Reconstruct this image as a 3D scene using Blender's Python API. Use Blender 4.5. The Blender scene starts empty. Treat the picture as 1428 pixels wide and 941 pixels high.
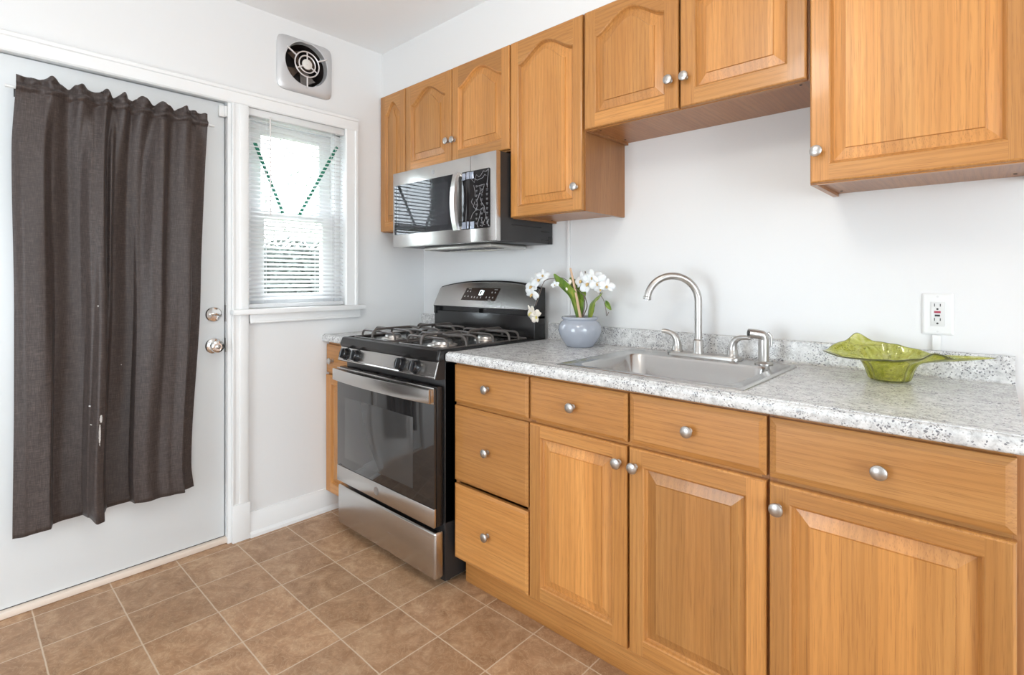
import bpy, bmesh, math, random
from math import sin, cos, pi, radians, sqrt
from mathutils import Vector, Matrix
random.seed(7)
S = bpy.context.scene
COL = S.collection

# ------------------------------------------------------------------ camera
CAM = (2.6227, -2.0294, 1.2337)
cd = bpy.data.cameras.new('camera'); cam = bpy.data.objects.new('camera', cd); COL.objects.link(cam)
cam.location = CAM
cam.rotation_euler = (pi/2, 0, 0.7449)
cd.sensor_width = 36.0; cd.sensor_fit = 'HORIZONTAL'
cd.lens = 727.78/1428*36
cd.shift_x = 0.0
cd.shift_y = -(470.5-389.13)/1428
cd.clip_start = 0.02
S.camera = cam
# ------------------------------------------------------------------ view
S.view_settings.view_transform = 'Standard'
S.view_settings.look = 'None'
S.view_settings.exposure = 0.76
S.view_settings.gamma = 1.0
S.view_settings.use_curve_mapping = False
# ------------------------------------------------------------------ world: overcast bright sky outside the window
W = bpy.data.worlds.new('sky'); S.world = W; W.use_nodes = True
bg = W.node_tree.nodes['Background']
bg.inputs[0].default_value = (0.82, 0.925, 1.0, 1); bg.inputs[1].default_value = 6.3
# ------------------------------------------------------------------ lights (a ceiling lamp near the middle of the room, daylight through the window and two unseen openings added for fill)
LAMP = (1.95, -1.55, 2.26)
LAMP_POWER = 8.0
ADDED_REAR = (.7, 1.85, .35, 1.75)         # unseen opening added behind the camera for fill light (x0, x1, z0, z1)
ADDED_SIDE = (-3.5, -1.7, .15, 2.25)      # unseen opening added in the far right wall for fill light (y0, y1, z0, z1)
CZ = 2.545
XR, YF = 5.6, -3.6
def portal(name, loc, target, sx, sy):
    l = bpy.data.lights.new(name, 'AREA'); l.shape = 'RECTANGLE'; l.size = sx; l.size_y = sy; l.cycles.is_portal = True
    o = bpy.data.objects.new(name, l); COL.objects.link(o); o.location = loc
    o.rotation_euler = (Vector(target)-Vector(loc)).to_track_quat('-Z', 'Z' if False else 'Y').to_euler(); return o
portal('added_rear_daylight', ((ADDED_REAR[0]+ADDED_REAR[1])/2, YF-.12, (ADDED_REAR[2]+ADDED_REAR[3])/2), ((ADDED_REAR[0]+ADDED_REAR[1])/2, 0, (ADDED_REAR[2]+ADDED_REAR[3])/2), ADDED_REAR[1]-ADDED_REAR[0], ADDED_REAR[3]-ADDED_REAR[2])  # portal for sky light through the added rear opening
portal('added_side_daylight', (XR+.12, (ADDED_SIDE[0]+ADDED_SIDE[1])/2, (ADDED_SIDE[2]+ADDED_SIDE[3])/2), (0, (ADDED_SIDE[0]+ADDED_SIDE[1])/2, (ADDED_SIDE[2]+ADDED_SIDE[3])/2), ADDED_SIDE[1]-ADDED_SIDE[0], ADDED_SIDE[3]-ADDED_SIDE[2])  # portal for sky light through the added side opening
portal('kitchen_window_daylight', (-.16, -.797, 1.57), (1, -.797, 1.57), .51, .97)

# ------------------------------------------------------------------ materials
def sock(n, names):
    for k in names:
        if k in n.inputs: return n.inputs[k]
def mat(name, color=(.8, .8, .8), rough=.5, metal=0.0, spec=None, coat=0, trans=0, ior=None, emis=None, estr=0):
    m = bpy.data.materials.new(name); m.use_nodes = True
    b = m.node_tree.nodes['Principled BSDF']
    b.inputs['Base Color'].default_value = (*color, 1); b.inputs['Roughness'].default_value = rough
    b.inputs['Metallic'].default_value = metal
    if spec is not None: b.inputs['Specular IOR Level'].default_value = spec
    if coat: b.inputs['Coat Weight'].default_value = coat; b.inputs['Coat Roughness'].default_value = .1
    if trans: b.inputs['Transmission Weight'].default_value = trans
    if ior: b.inputs['IOR'].default_value = ior
    if emis: b.inputs['Emission Color'].default_value = (*emis, 1); b.inputs['Emission Strength'].default_value = estr
    return m
class NT:
    def __init__(s, m): s.m = m; s.t = m.node_tree; s.b = s.t.nodes['Principled BSDF']
    def n(s, typ, **kw):
        o = s.t.nodes.new(typ)
        for k, v in kw.items():
            if k in o.inputs: o.inputs[k].default_value = v
            else: setattr(o, k, v)
        return o
    def l(s, a, b): s.t.links.new(a, b)
    def coord(s): return s.n('ShaderNodeTexCoord').outputs['Object']
    def mapping(s, vec, scale=(1, 1, 1), loc=(0, 0, 0), rot=(0, 0, 0)):
        m = s.n('ShaderNodeMapping'); m.inputs['Scale'].default_value = scale; m.inputs['Location'].default_value = loc; m.inputs['Rotation'].default_value = rot
        s.l(vec, m.inputs['Vector']); return m.outputs[0]
    def noise(s, vec, scale, detail=3, rough=.5, dist=0):
        n = s.n('ShaderNodeTexNoise'); n.inputs['Scale'].default_value = scale; n.inputs['Detail'].default_value = detail
        n.inputs['Roughness'].default_value = rough; n.inputs['Distortion'].default_value = dist
        s.l(vec, n.inputs['Vector']); return n.outputs['Fac']
    def ramp(s, fac, stops):
        r = s.n('ShaderNodeValToRGB'); e = r.color_ramp.elements
        e[0].position = stops[0][0]; e[0].color = (*stops[0][1], 1)
        e[1].position = stops[-1][0]; e[1].color = (*stops[-1][1], 1)
        for p, c in stops[1:-1]:
            q = e.new(p); q.color = (*c, 1)
        s.l(fac, r.inputs[0]); return r.outputs[0]
    def mix(s, fac, a, b, mode='MIX'):
        m = s.n('ShaderNodeMix'); m.data_type = 'RGBA'; m.blend_type = mode
        for val, i in ((fac, 0), (a, 6), (b, 7)):
            if isinstance(val, (int, float)): m.inputs[i].default_value = val
            elif isinstance(val, tuple): m.inputs[i].default_value = (*val, 1)
            else: s.l(val, m.inputs[i])
        return m.outputs[2]
    def math(s, op, a, b=None):
        m = s.n('ShaderNodeMath'); m.operation = op
        for i, v in ((0, a), (1, b)):
            if v is None: continue
            if isinstance(v, (int, float)): m.inputs[i].default_value = v
            else: s.l(v, m.inputs[i])
        return m.outputs[0]
    def bump(s, h, strength=.2, dist=.001):
        b = s.n('ShaderNodeBump'); b.inputs['Strength'].default_value = strength; b.inputs['Distance'].default_value = dist
        s.l(h, b.inputs['Height']); s.l(b.outputs[0], s.b.inputs['Normal'])
    def color(s, c): s.l(c, s.b.inputs['Base Color'])
    def rough(s, c): s.l(c, s.b.inputs['Roughness'])

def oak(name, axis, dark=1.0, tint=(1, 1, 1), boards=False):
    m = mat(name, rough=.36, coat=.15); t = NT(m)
    at = t.n('ShaderNodeAttribute'); at.attribute_name = 'board'
    off = t.n('ShaderNodeVectorMath'); off.operation = 'MULTIPLY_ADD'
    comb = t.n('ShaderNodeCombineXYZ')
    for i in range(3): t.l(at.outputs['Fac'], comb.inputs[i])
    t.l(comb.outputs[0], off.inputs[0]); off.inputs[1].default_value = (13.7, 7.3, 9.1); t.l(t.coord(), off.inputs[2])
    v = off.outputs[0]
    def sc(along, across):
        return (across, across, along) if axis == 'z' else ((along, across, across) if axis == 'x' else (across, along, across))
    broad = t.noise(t.mapping(v, sc(.55, 7)), 1.6, 3, .55, .6)
    cath = t.n('ShaderNodeTexWave'); cath.wave_type = 'BANDS'; cath.bands_direction = 'X' if axis != 'x' else 'Z'
    cath.inputs['Scale'].default_value = 9; cath.inputs['Distortion'].default_value = 9; cath.inputs['Detail'].default_value = 3; cath.inputs['Detail Scale'].default_value = .8
    t.l(t.mapping(v, sc(.16, 2.0)), cath.inputs['Vector'])
    fine = t.noise(t.mapping(v, sc(5.0, 210)), 2.0, 3, .6, .35)
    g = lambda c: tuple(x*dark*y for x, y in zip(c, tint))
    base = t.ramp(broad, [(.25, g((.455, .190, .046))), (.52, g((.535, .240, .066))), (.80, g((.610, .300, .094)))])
    c1 = t.mix(t.math('MULTIPLY', t.ramp(cath.outputs['Fac'], [(.45, (0, 0, 0)), (.9, (1, 1, 1))]), .30), base, g((.36, .150, .040)))
    c2 = t.mix(t.math('MULTIPLY', t.ramp(fine, [(.52, (0, 0, 0)), (.68, (1, 1, 1))]), .58), c1, g((.30, .118, .030)))
    tone = t.math('ADD', t.math('MULTIPLY', t.n('ShaderNodeAttribute', attribute_name='board').outputs['Fac'], .36), .80)
    if boards:      # glued-up panels: staves about 7 cm wide, each its own tone
        sx = t.n('ShaderNodeSeparateXYZ'); t.l(v, sx.inputs[0])
        wn = t.n('ShaderNodeTexWhiteNoise'); wn.noise_dimensions = '1D'; t.l(t.math('FLOOR', t.math('DIVIDE', sx.outputs[0], .068)), wn.inputs['W'])
        tone = t.math('MULTIPLY', tone, t.math('ADD', t.math('MULTIPLY', wn.outputs['Value'], .24), .88))
    tc = t.n('ShaderNodeCombineXYZ')
    for i in range(3): t.l(tone, tc.inputs[i])
    t.color(t.mix(1.0, c2, tc.outputs[0], 'MULTIPLY'))
    t.bump(fine, .08, .0006)
    return m
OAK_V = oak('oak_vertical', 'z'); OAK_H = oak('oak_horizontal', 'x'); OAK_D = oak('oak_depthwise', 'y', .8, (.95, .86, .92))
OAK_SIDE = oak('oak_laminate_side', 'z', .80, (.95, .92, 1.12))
OAK_P = oak('oak_panel_staves', 'z', 1.03, boards=True)
OAKS = [OAK_V, OAK_H, OAK_SIDE, OAK_D, OAK_P]

def paint(name, c, rough=.55, bump=.05, scale=60):
    m = mat(name, c, rough); t = NT(m); t.bump(t.noise(t.coord(), scale, 4), bump, .002); return m
WALL = paint('wall_paint', (.775, .772, .77), .42, .10, 45)
CEIL = paint('ceiling_paint', (.90, .905, .91), .8, .05)
TRIM = paint('trim_paint', (.83, .83, .825), .32, .06, 25)
DOORP = paint('door_paint', (.72, .735, .74), .38, .05, 20)
THRESH = mat('threshold_wood', (.78, .66, .56), .5)
WHITE = mat('white_plastic', (.80, .80, .79), .35)
OFFW = mat('white_receptacle', (.72, .72, .71), .3)
BLINDM = mat('blind_vinyl', (.90, .90, .90), .4)
def translucent(m, f, c):
    t = NT(m); tr = t.n('ShaderNodeBsdfTranslucent'); tr.inputs[0].default_value = (*c, 1)
    mx = t.n('ShaderNodeMixShader'); mx.inputs[0].default_value = f
    t.l(t.b.outputs[0], mx.inputs[1]); t.l(tr.outputs[0], mx.inputs[2])
    t.l(mx.outputs[0], t.t.nodes['Material Output'].inputs[0])
translucent(BLINDM, .28, (.95, .95, .95))
VINYL = mat('window_vinyl', (.83, .83, .83), .35)
GLASS = mat('window_glass', (1, 1, 1), .0, trans=1.0, ior=1.05, spec=.2)
TAPE = mat('green_tape', (.02, .19, .12), .5)
BLACK = mat('black_enamel', (.012, .011, .011), .22)
BLACKM = mat('black_matte_metal', (.022, .020, .020), .42)
DARK = mat('dark_recess', (.02, .014, .013), .5)
KNOBB = mat('black_knob_plastic', (.010, .010, .012), .18, coat=.4)
OVENG = mat('oven_glass', (.020, .019, .019), .05, spec=.75)
OVENI = mat('oven_inner_window', (.050, .048, .047), .08, spec=.75)
MWG = mat('microwave_glass', (.018, .018, .022), .03, spec=.42)
PANELB = mat('control_panel_black', (.015, .013, .014), .12)
def brushed(name, c, rough, axis, strength=.06):
    m = mat(name, c, rough, 1.0); t = NT(m)
    sc = {'x': (10, 1500, 1500), 'y': (1500, 10, 1500), 'z': (1500, 1500, 10)}[axis]
    f = t.noise(t.mapping(t.coord(), sc), 1.0, 2, .5)
    t.rough(t.math('ADD', t.math('MULTIPLY', f, .10), rough-.05)); t.bump(f, strength*1.2, .0005); return m
STEEL = brushed('brushed_steel_horizontal', (.56, .545, .53), .25, 'x')
STEELS = brushed('sink_steel', (.56, .55, .54), .22, 'x', .05)
NICKEL = mat('satin_nickel', (.52, .50, .48), .33, 1.0)
CHROME = mat('chrome', (.72, .71, .70), .10, 1.0)
FANM = mat('fan_plate_metal', (.62, .62, .63), .42, .55)
ALU = mat('burner_aluminium', (.62, .58, .55), .3, 1.0)
GRATE = mat('grate_iron', (.095, .080, .073), .36)
FILM = mat('clear_film_crease', (.38, .38, .40), .3)
FILMB = mat('blue_protective_film', (.42, .46, .56), .15, metal=.4)
MARK = mat('printed_marks', (.62, .60, .58), .5)
DIGIT = mat('lit_digits', (.8, .9, .9), .5, emis=(.85, .97, 1), estr=1.2)
RED = mat('red_button', (.42, .05, .09), .4)
BLK = mat('black_plastic', (.02, .02, .02), .4)
SLOT = mat('outlet_slot', (.03, .03, .03), .6)
CERAM = mat('blue_grey_glaze', (.36, .385, .44), .16, coat=.6)
SOIL = paint('potting_bark', (.17, .075, .035), .9, .8, 90)
STAKE = mat('bamboo_stake', (.62, .42, .28), .6)
STEM = mat('orchid_stem', (.16, .12, .10), .6)
PETAL = mat('white_petal', (.86, .85, .84), .5); PETAL.node_tree.nodes['Principled BSDF'].inputs['Subsurface Weight'].default_value = .15
PETALC = mat('cream_petal', (.84, .76, .66), .5)
LIPM = mat('orchid_lip', (.62, .42, .16), .5)
YBUD = mat('yellow_lip', (.70, .60, .16), .5)
def leafmat():
    m = mat('orchid_leaf', (.14, .25, .03), .35); t = NT(m)
    f = t.noise(t.mapping(t.coord(), (1, 1, .4)), 45, 3)
    t.color(t.ramp(f, [(.3, (.055, .13, .015)), (.55, (.17, .27, .03)), (.75, (.36, .38, .07))])); return m
LEAF = leafmat()
def greenglass():
    m = mat('green_art_glass', (.78, .80, .12), .03, trans=.93, ior=1.45, coat=.3); t = NT(m)
    f = t.noise(t.coord(), 26, 3, .5, 1.5)
    t.color(t.ramp(f, [(.3, (.50, .52, .06)), (.55, (.76, .76, .22)), (.8, (.92, .88, .58))])); return m
GGLASS = greenglass()
def clothmat():
    m = mat('dark_brown_fabric', (.05, .042, .040), .50); t = NT(m)
    b = t.b; b.inputs['Sheen Weight'].default_value = .06; b.inputs['Specular IOR Level'].default_value = .35; b.inputs['Sheen Roughness'].default_value = .4
    co = t.coord()
    wx = t.noise(t.mapping(co, (40, 620, 40)), 1.0, 2); wz = t.noise(t.mapping(co, (40, 40, 620)), 1.0, 2)
    w = t.math('ADD', wx, wz)
    base = t.ramp(t.math('MULTIPLY', w, .5), [(.3, (.030, .0215, .0195)), (.5, (.054, .0400, .0360)), (.70, (.105, .081, .072))])
    # paint streak and specks on the cloth
    def spot(y, z, ry, rz):
        v = t.n('ShaderNodeVectorMath'); v.operation = 'SUBTRACT'; t.l(co, v.inputs[0]); v.inputs[1].default_value = (0, y, z)
        k = t.n('ShaderNodeVectorMath'); k.operation = 'MULTIPLY'; t.l(v.outputs[0], k.inputs[0]); k.inputs[1].default_value = (0, 1/ry, 1/rz)
        ln = t.n('ShaderNodeVectorMath'); ln.operation = 'LENGTH'; t.l(k.outputs[0], ln.inputs[0])
        wob = t.math('MULTIPLY', t.noise(co, 180, 2), .9)
        return t.math('LESS_THAN', t.math('ADD', ln.outputs['Value'], wob), 1.3)
    f = None
    # object space: origin is the cloth's own centre (set below)
    for sp in SPOTS:
        s_ = spot(*sp); f = s_ if f is None else t.math('MAXIMUM', f, s_)
    t.color(t.mix(f, base, (.62, .60, .58)))
    t.bump(w, .25, .0006); return m
CL_C = (0.05, -1.56, 1.13)
SPOTS = [(-1.632-CL_C[1], .640-CL_C[2], .0038, .046), (-1.628-CL_C[1], .700-CL_C[2], .0055, .018), (-1.655-CL_C[1], .745-CL_C[2], .003, .003), (-1.652-CL_C[1], .675-CL_C[2], .0025, .0025), (-1.545-CL_C[1], .885-CL_C[2], .0022, .0022), (-1.632-CL_C[1], 1.13-CL_C[2], .0022, .004)]
CLOTH = clothmat()
def granite():
    m = mat('speckled_granite_laminate', (.7, .7, .7), .22); t = NT(m); co = t.coord()
    big = t.noise(co, 42, 5, .7, .4); mid = t.noise(t.mapping(co, loc=(3, 5, 1)), 75, 4, .6, .3)
    c = t.ramp(big, [(.30, (.44, .44, .445)), (.45, (.64, .64, .635)), (.62, (.78, .78, .775))])
    c = t.mix(t.math('MULTIPLY', t.ramp(mid, [(.50, (0, 0, 0)), (.66, (1, 1, 1))]), .62), c, (.40, .40, .40))
    def specks(scale, thr, seed, dens_scale, dens_lo):
        v = t.n('ShaderNodeTexVoronoi'); v.inputs['Scale'].default_value = scale; v.inputs['Randomness'].default_value = 1
        wv = t.n('ShaderNodeVectorMath'); wv.operation = 'MULTIPLY_ADD'
        nz = t.n('ShaderNodeTexNoise'); nz.inputs['Scale'].default_value = scale*.8; t.l(t.mapping(co, loc=(seed, seed, 0)), nz.inputs['Vector'])
        t.l(nz.outputs['Color'], wv.inputs[0]); wv.inputs[1].default_value = (1.1/scale,)*3; t.l(t.mapping(co, loc=(seed, seed*2, 0)), wv.inputs[2])
        t.l(wv.outputs[0], v.inputs['Vector'])
        d = t.math('LESS_THAN', v.outputs['Distance'], thr)
        den = t.ramp(t.noise(t.mapping(co, loc=(seed*3, 0, seed)), dens_scale, 3), [(dens_lo, (0, 0, 0)), (dens_lo+.1, (1, 1, 1))])
        return t.math('MULTIPLY', d, den)
    c = t.mix(t.math('MULTIPLY', specks(150, .30, 4, 30, .44), .85), c, (.13, .13, .15))
    c = t.mix(t.math('MULTIPLY', specks(100, .27, 9, 16, .47), .8), c, (.10, .10, .12))
    c = t.mix(t.math('MULTIPLY', specks(190, .27, 14, 22, .42), .7), c, (.30, .27, .25))
    t.color(c); return m
GRAN = granite()
def floormat():
    m = mat('tile_pattern_vinyl', rough=.42); t = NT(m); co = t.coord()
    T_, X0, Y0 = .2336, .2787, -.8782
    sx = t.n('ShaderNodeSeparateXYZ'); t.l(co, sx.inputs[0])
    u = t.math('DIVIDE', t.math('SUBTRACT', sx.outputs[0], X0), T_); v = t.math('DIVIDE', t.math('SUBTRACT', sx.outputs[1], Y0), T_)
    wob = t.math('MULTIPLY', t.math('SUBTRACT', t.noise(co, 30, 2), .5), .012)
    def edge(a):
        a = t.math('ADD', a, wob)
        fr = t.math('FRACT', t.math('ADD', a, 100.0)); return t.math('MINIMUM', fr, t.math('SUBTRACT', 1.0, fr))
    e = t.math('MINIMUM', edge(u), edge(v))
    grout = t.ramp(e, [(.006, (1, 1, 1)), (.013, (0, 0, 0))])
    iu = t.math('FLOOR', u); iv = t.math('FLOOR', v)
    cid = t.n('ShaderNodeCombineXYZ'); t.l(iu, cid.inputs[0]); t.l(iv, cid.inputs[1])
    wn = t.n('ShaderNodeTexWhiteNoise'); wn.noise_dimensions = '3D'; t.l(cid.outputs[0], wn.inputs['Vector'])
    off = t.n('ShaderNodeVectorMath'); off.operation = 'MULTIPLY_ADD'; t.l(wn.outputs['Color'], off.inputs[0]); off.inputs[1].default_value = (5, 5, 5); t.l(co, off.inputs[2])
    cl = t.noise(off.outputs[0], 9, 5, .62, 1.2); fi = t.noise(off.outputs[0], 46, 4, .65, .8)
    c = t.ramp(cl, [(.28, (.29, .150, .072)), (.5, (.425, .242, .130)), (.72, (.58, .375, .225))])
    c = t.mix(t.math('MULTIPLY', t.ramp(fi, [(.42, (0, 0, 0)), (.68, (1, 1, 1))]), .40), c, (.27, .150, .075))
    vn = t.noise(off.outputs[0], 15, 4, .6, 2.5)
    vein = t.ramp(t.math('ABSOLUTE', t.math('SUBTRACT', vn, .5)), [(.0, (1, 1, 1)), (.035, (0, 0, 0))])
    c = t.mix(t.math('MULTIPLY', vein, .34), c, (.66, .48, .31))
    tone = t.math('ADD', t.math('MULTIPLY', wn.outputs['Value'], .22), .90)
    tc = t.n('ShaderNodeCombineXYZ')
    for i in range(3): t.l(tone, tc.inputs[i])
    c = t.mix(1.0, c, tc.outputs[0], 'MULTIPLY')
    t.color(t.mix(grout, c, (.62, .48, .35)))
    h = t.math('SUBTRACT', t.math('MULTIPLY', fi, .3), grout); t.bump(h, .25, .0012)
    return m
FLOORM = floormat()
HEDGE = mat('hedge_leaf', (.060, .068, .058), .6)
TREEM = mat('tree_leaf', (.13, .14, .12), .6)
GROUNDM = paint('lawn', (.16, .20, .09), .9)
LAMPG = mat('lamp_glass', (.9, .88, .82), .3, emis=(1, .92, .78), estr=1.5)

# ------------------------------------------------------------------ mesh helpers (all in world coordinates)
WL = {}
class B:
    def __init__(s): s.v = []; s.f = []; s.m = []; s.bd = []
    def add(s, vs, fs, mat=0, board=None):
        o = len(s.v); s.v += [tuple(p) for p in vs]
        if board is None: board = random.random()
        for f in fs: s.f.append([i+o for i in f]); s.m.append(mat); s.bd.append(board)
        return s
    def box(s, x0, x1, y0, y1, z0, z1, bev=0, mat=0, board=None, seg=2):
        if bev:
            bm = bmesh.new(); bmesh.ops.create_cube(bm, size=1)
            for v in bm.verts: v.co = ((x0+x1)/2+v.co.x*(x1-x0), (y0+y1)/2+v.co.y*(y1-y0), (z0+z1)/2+v.co.z*(z1-z0))
            bmesh.ops.bevel(bm, geom=list(bm.edges), offset=bev, segments=seg, profile=.5, affect='EDGES')
            bm.verts.index_update()
            s.add([v.co[:] for v in bm.verts], [[v.index for v in f.verts] for f in bm.faces], mat, board); bm.free(); return s
        v = [(x, y, z) for z in (z0, z1) for y in (y0, y1) for x in (x0, x1)]
        f = [(0, 2, 3, 1), (4, 5, 7, 6), (0, 1, 5, 4), (2, 6, 7, 3), (0, 4, 6, 2), (1, 3, 7, 5)]
        return s.add(v, f, mat, board)
    def lathe(s, prof, c=(0, 0, 0), axis='z', seg=32, mat=0, board=None):
        vs = []; fs = []
        def P(r, h, a):
            ca, sa = r*cos(a), r*sin(a)
            if axis == 'z': return (c[0]+ca, c[1]+sa, c[2]+h)
            if axis == '-y': return (c[0]+ca, c[1]-h, c[2]+sa)
            if axis == 'x': return (c[0]+h, c[1]+ca, c[2]+sa)
            d = Vector(axis).normalized(); a1 = d.orthogonal().normalized(); a2 = d.cross(a1)
            return tuple(Vector(c)+d*h+a1*ca+a2*sa)
        n = len(prof)
        for r, h in prof:
            for k in range(seg): vs.append(P(r, h, 2*pi*k/seg))
        for i in range(n-1):
            for k in range(seg):
                k2 = (k+1) % seg; fs.append((i*seg+k, i*seg+k2, (i+1)*seg+k2, (i+1)*seg+k))
        if prof[0][0] > 1e-6: fs.append(tuple(range(seg))[::-1])
        if prof[-1][0] > 1e-6: fs.append(tuple((n-1)*seg+k for k in range(seg)))
        return s.add(vs, fs, mat, board)
    def tube(s, pts, r, seg=10, mat=0, closed=False, flat=1.0, board=None):
        pts = [Vector(p) for p in pts]; n = len(pts)
        rs = r if isinstance(r, (list, tuple)) else [r]*n
        vs = []; fs = []; prev = None
        for i, p in enumerate(pts):
            if closed: d = pts[(i+1) % n]-pts[i-1]
            else: d = pts[min(i+1, n-1)]-pts[max(i-1, 0)]
            d.normalize()
            if prev is None: a = d.orthogonal().normalized()
            else:
                a = prev-d*prev.dot(d)
                a = a.normalized() if a.length > 1e-6 else d.orthogonal().normalized()
            prev = a; b = d.cross(a)
            for k in range(seg):
                an = 2*pi*k/seg; vs.append(tuple(p+a*cos(an)*rs[i]+b*sin(an)*rs[i]*flat))
        for i in range(n if closed else n-1):
            j = (i+1) % n
            for k in range(seg):
                k2 = (k+1) % seg; fs.append((i*seg+k, i*seg+k2, j*seg+k2, j*seg+k))
        if not closed: fs.append(tuple(range(seg))[::-1]); fs.append(tuple((n-1)*seg+k for k in range(seg)))
        return s.add(vs, fs, mat, board)
    def prism(s, poly, plane, d0, d1, mat=0, board=None):
        def P(a, b, d): return {'xz': (a, d, b), 'yz': (d, a, b), 'xy': (a, b, d)}[plane]
        n = len(poly); vs = [P(a, b, d0) for a, b in poly]+[P(a, b, d1) for a, b in poly]
        fs = [tuple(range(n)), tuple(range(n, 2*n))[::-1]]+[(i, i+n, (i+1) % n+n, (i+1) % n) for i in range(n)]
        return s.add(vs, fs, mat, board)
    def build(s, name, mats, parent=None, origin=None, ang=.6, fix=True):
        me = bpy.data.meshes.new(name)
        if origin is None:
            lo = [min(p[i] for p in s.v) for i in range(3)]; hi = [max(p[i] for p in s.v) for i in range(3)]
            origin = Vector([(a+b)/2 for a, b in zip(lo, hi)])
        origin = Vector(origin)
        me.from_pydata([tuple(Vector(p)-origin) for p in s.v], [], s.f)
        if not isinstance(mats, (list, tuple)): mats = [mats]
        for m in mats: me.materials.append(m)
        me.polygons.foreach_set('material_index', s.m)
        a = me.attributes.new('board', 'FLOAT', 'FACE'); a.data.foreach_set('value', s.bd)
        if fix:
            bm = bmesh.new(); bm.from_mesh(me); bmesh.ops.recalc_face_normals(bm, faces=bm.faces); bm.to_mesh(me); bm.free()
        me.polygons.foreach_set('use_smooth', [True]*len(s.f))
        me.set_sharp_from_angle(angle=ang)
        o = bpy.data.objects.new(name, me); COL.objects.link(o)
        WL[o.name] = origin
        if parent is not None:
            o.parent = parent; o.location = origin-WL[parent.name]
        else: o.location = origin
        return o
def tag(o, label=None, cat=None, group=None, kind=None):
    if label: o['label'] = label
    if cat: o['category'] = cat
    if group: o['group'] = group
    if kind: o['kind'] = kind
    return o
def thing(name, label, cat, loc, group=None):
    o = bpy.data.objects.new(name, None); COL.objects.link(o); o.location = loc; o.empty_display_size = .05
    WL[o.name] = Vector(loc); return tag(o, label, cat, group)
def struct(o): o['kind'] = 'structure'; return o
def share(src, name, center, parent):
    o = bpy.data.objects.new(name, src.data); COL.objects.link(o); o.parent = parent
    WL[o.name] = Vector(center); o.location = Vector(center)-WL[parent.name]; return o

# ------------------------------------------------------------------ room shell
def wall_holes(axis, a0, a1, z0, z1, d0, d1, holes):
    """a wall slab in plane 'x' (spans y) or 'y' (spans x), thickness d0..d1, rectangular openings"""
    b = B()
    As = sorted({a0, a1, *[h[0] for h in holes], *[h[1] for h in holes]}); Zs = sorted({z0, z1, *[h[2] for h in holes], *[h[3] for h in holes]})
    solid = lambda i, k: 0 <= i < len(As)-1 and 0 <= k < len(Zs)-1 and not any(h[0] <= (As[i]+As[i+1])/2 <= h[1] and h[2] <= (Zs[k]+Zs[k+1])/2 <= h[3] for h in holes)
    P = (lambda a, d, z: (d, a, z)) if axis == 'x' else (lambda a, d, z: (a, d, z))
    for i in range(len(As)-1):
        for k in range(len(Zs)-1):
            if not solid(i, k): continue
            p, q, r, t = As[i], As[i+1], Zs[k], Zs[k+1]
            for d in (d0, d1): b.add([P(p, d, r), P(q, d, r), P(q, d, t), P(p, d, t)], [(0, 1, 2, 3)])
            for ok, A, Bq in ((solid(i-1, k), (p, r), (p, t)), (solid(i+1, k), (q, r), (q, t)), (solid(i, k-1), (p, r), (q, r)), (solid(i, k+1), (p, t), (q, t))):
                if not ok: b.add([P(A[0], d0, A[1]), P(Bq[0], d0, Bq[1]), P(Bq[0], d1, Bq[1]), P(A[0], d1, A[1])], [(0, 1, 2, 3)])
    return b
struct(B().box(-.14, XR+.1, YF-.1, .1, -.05, 0).build('floor', FLOORM, origin=(0, 0, 0)))
struct(B().box(-.14, XR+.1, YF-.1, .1, CZ, CZ+.08).build('ceiling', CEIL))
DY0, DY1 = -2.06, -1.125         # door opening
WY0, WY1 = -1.052, -.542          # window opening
FC = (-.766, 2.341)               # fan centre (y, z)
bl = wall_holes('x', YF, .1, 0, CZ, -.14, 0, [(DY0, DY1, 0, 2.075), (WY0, WY1, 1.085, 2.06), (FC[0]-.118, FC[0]+.118, FC[1]-.118, FC[1]+.118)])
struct(bl.build('wall_left', WALL))
struct(B().box(0, XR, 0, .1, 0, CZ).build('wall_back', WALL))
struct(wall_holes('x', YF, .1, 0, CZ, XR, XR+.1, [ADDED_SIDE]).build('wall_right', WALL))
struct(wall_holes('y', 0, XR, 0, CZ, YF-.1, YF, [ADDED_REAR]).build('wall_rear', WALL))
struct(B().box(0, XR, -.3035, 0, 2.29, CZ).build('wall_soffit', WALL))

# door and window trim
def casing_profile(t, w):  # profile thickness along width 0..w, inner edge rounded and outer back-band
    return [(0, 0), (0, t*.6), (.006, t*.85), (w-.020, t*.85), (w-.016, t*1.15), (w-.004, t*1.15), (w, t*.95), (w, 0)]
def vtrim(y0, y1, z0, z1, t=.02, flip=False):
    w = y1-y0; pr = casing_profile(t, w)
    poly = [(y0+a if not flip else y1-a, d) for a, d in pr]
    b = B(); n = len(poly)
    vs = [(d, a, z0) for a, d in poly]+[(d, a, z1) for a, d in poly]
    fs = [tuple(range(n)), tuple(range(n, 2*n))]+[(i, i+n, (i+1) % n+n, (i+1) % n) for i in range(n)]
    return b.add(vs, fs)
def htrim(y0, y1, z0, z1, t=.02):
    h = z1-z0; pr = casing_profile(t, h); n = len(pr)
    vs = [(d, y0, z0+a) for a, d in pr]+[(d, y1, z0+a) for a, d in pr]
    return B().add(vs, [tuple(range(n)), tuple(range(n, 2*n))]+[(i, i+n, (i+1) % n+n, (i+1) % n) for i in range(n)])
HB, HT = 2.057, 2.128
b = B().box(0, .016, -1.126, -1.050, .175, HB, .003)
b.box(0, .020, -1.094, -1.054, .175, HB, .004); b.box(0, .020, -1.1255, -1.116, .175, HB, .002)
struct(b.build('trim_1', TRIM))                                        # post between door and window
struct(B().box(0, .022, -1.1255, -1.046, 0, .176, .003).build('trim_2', TRIM))   # plinth block under it
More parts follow.
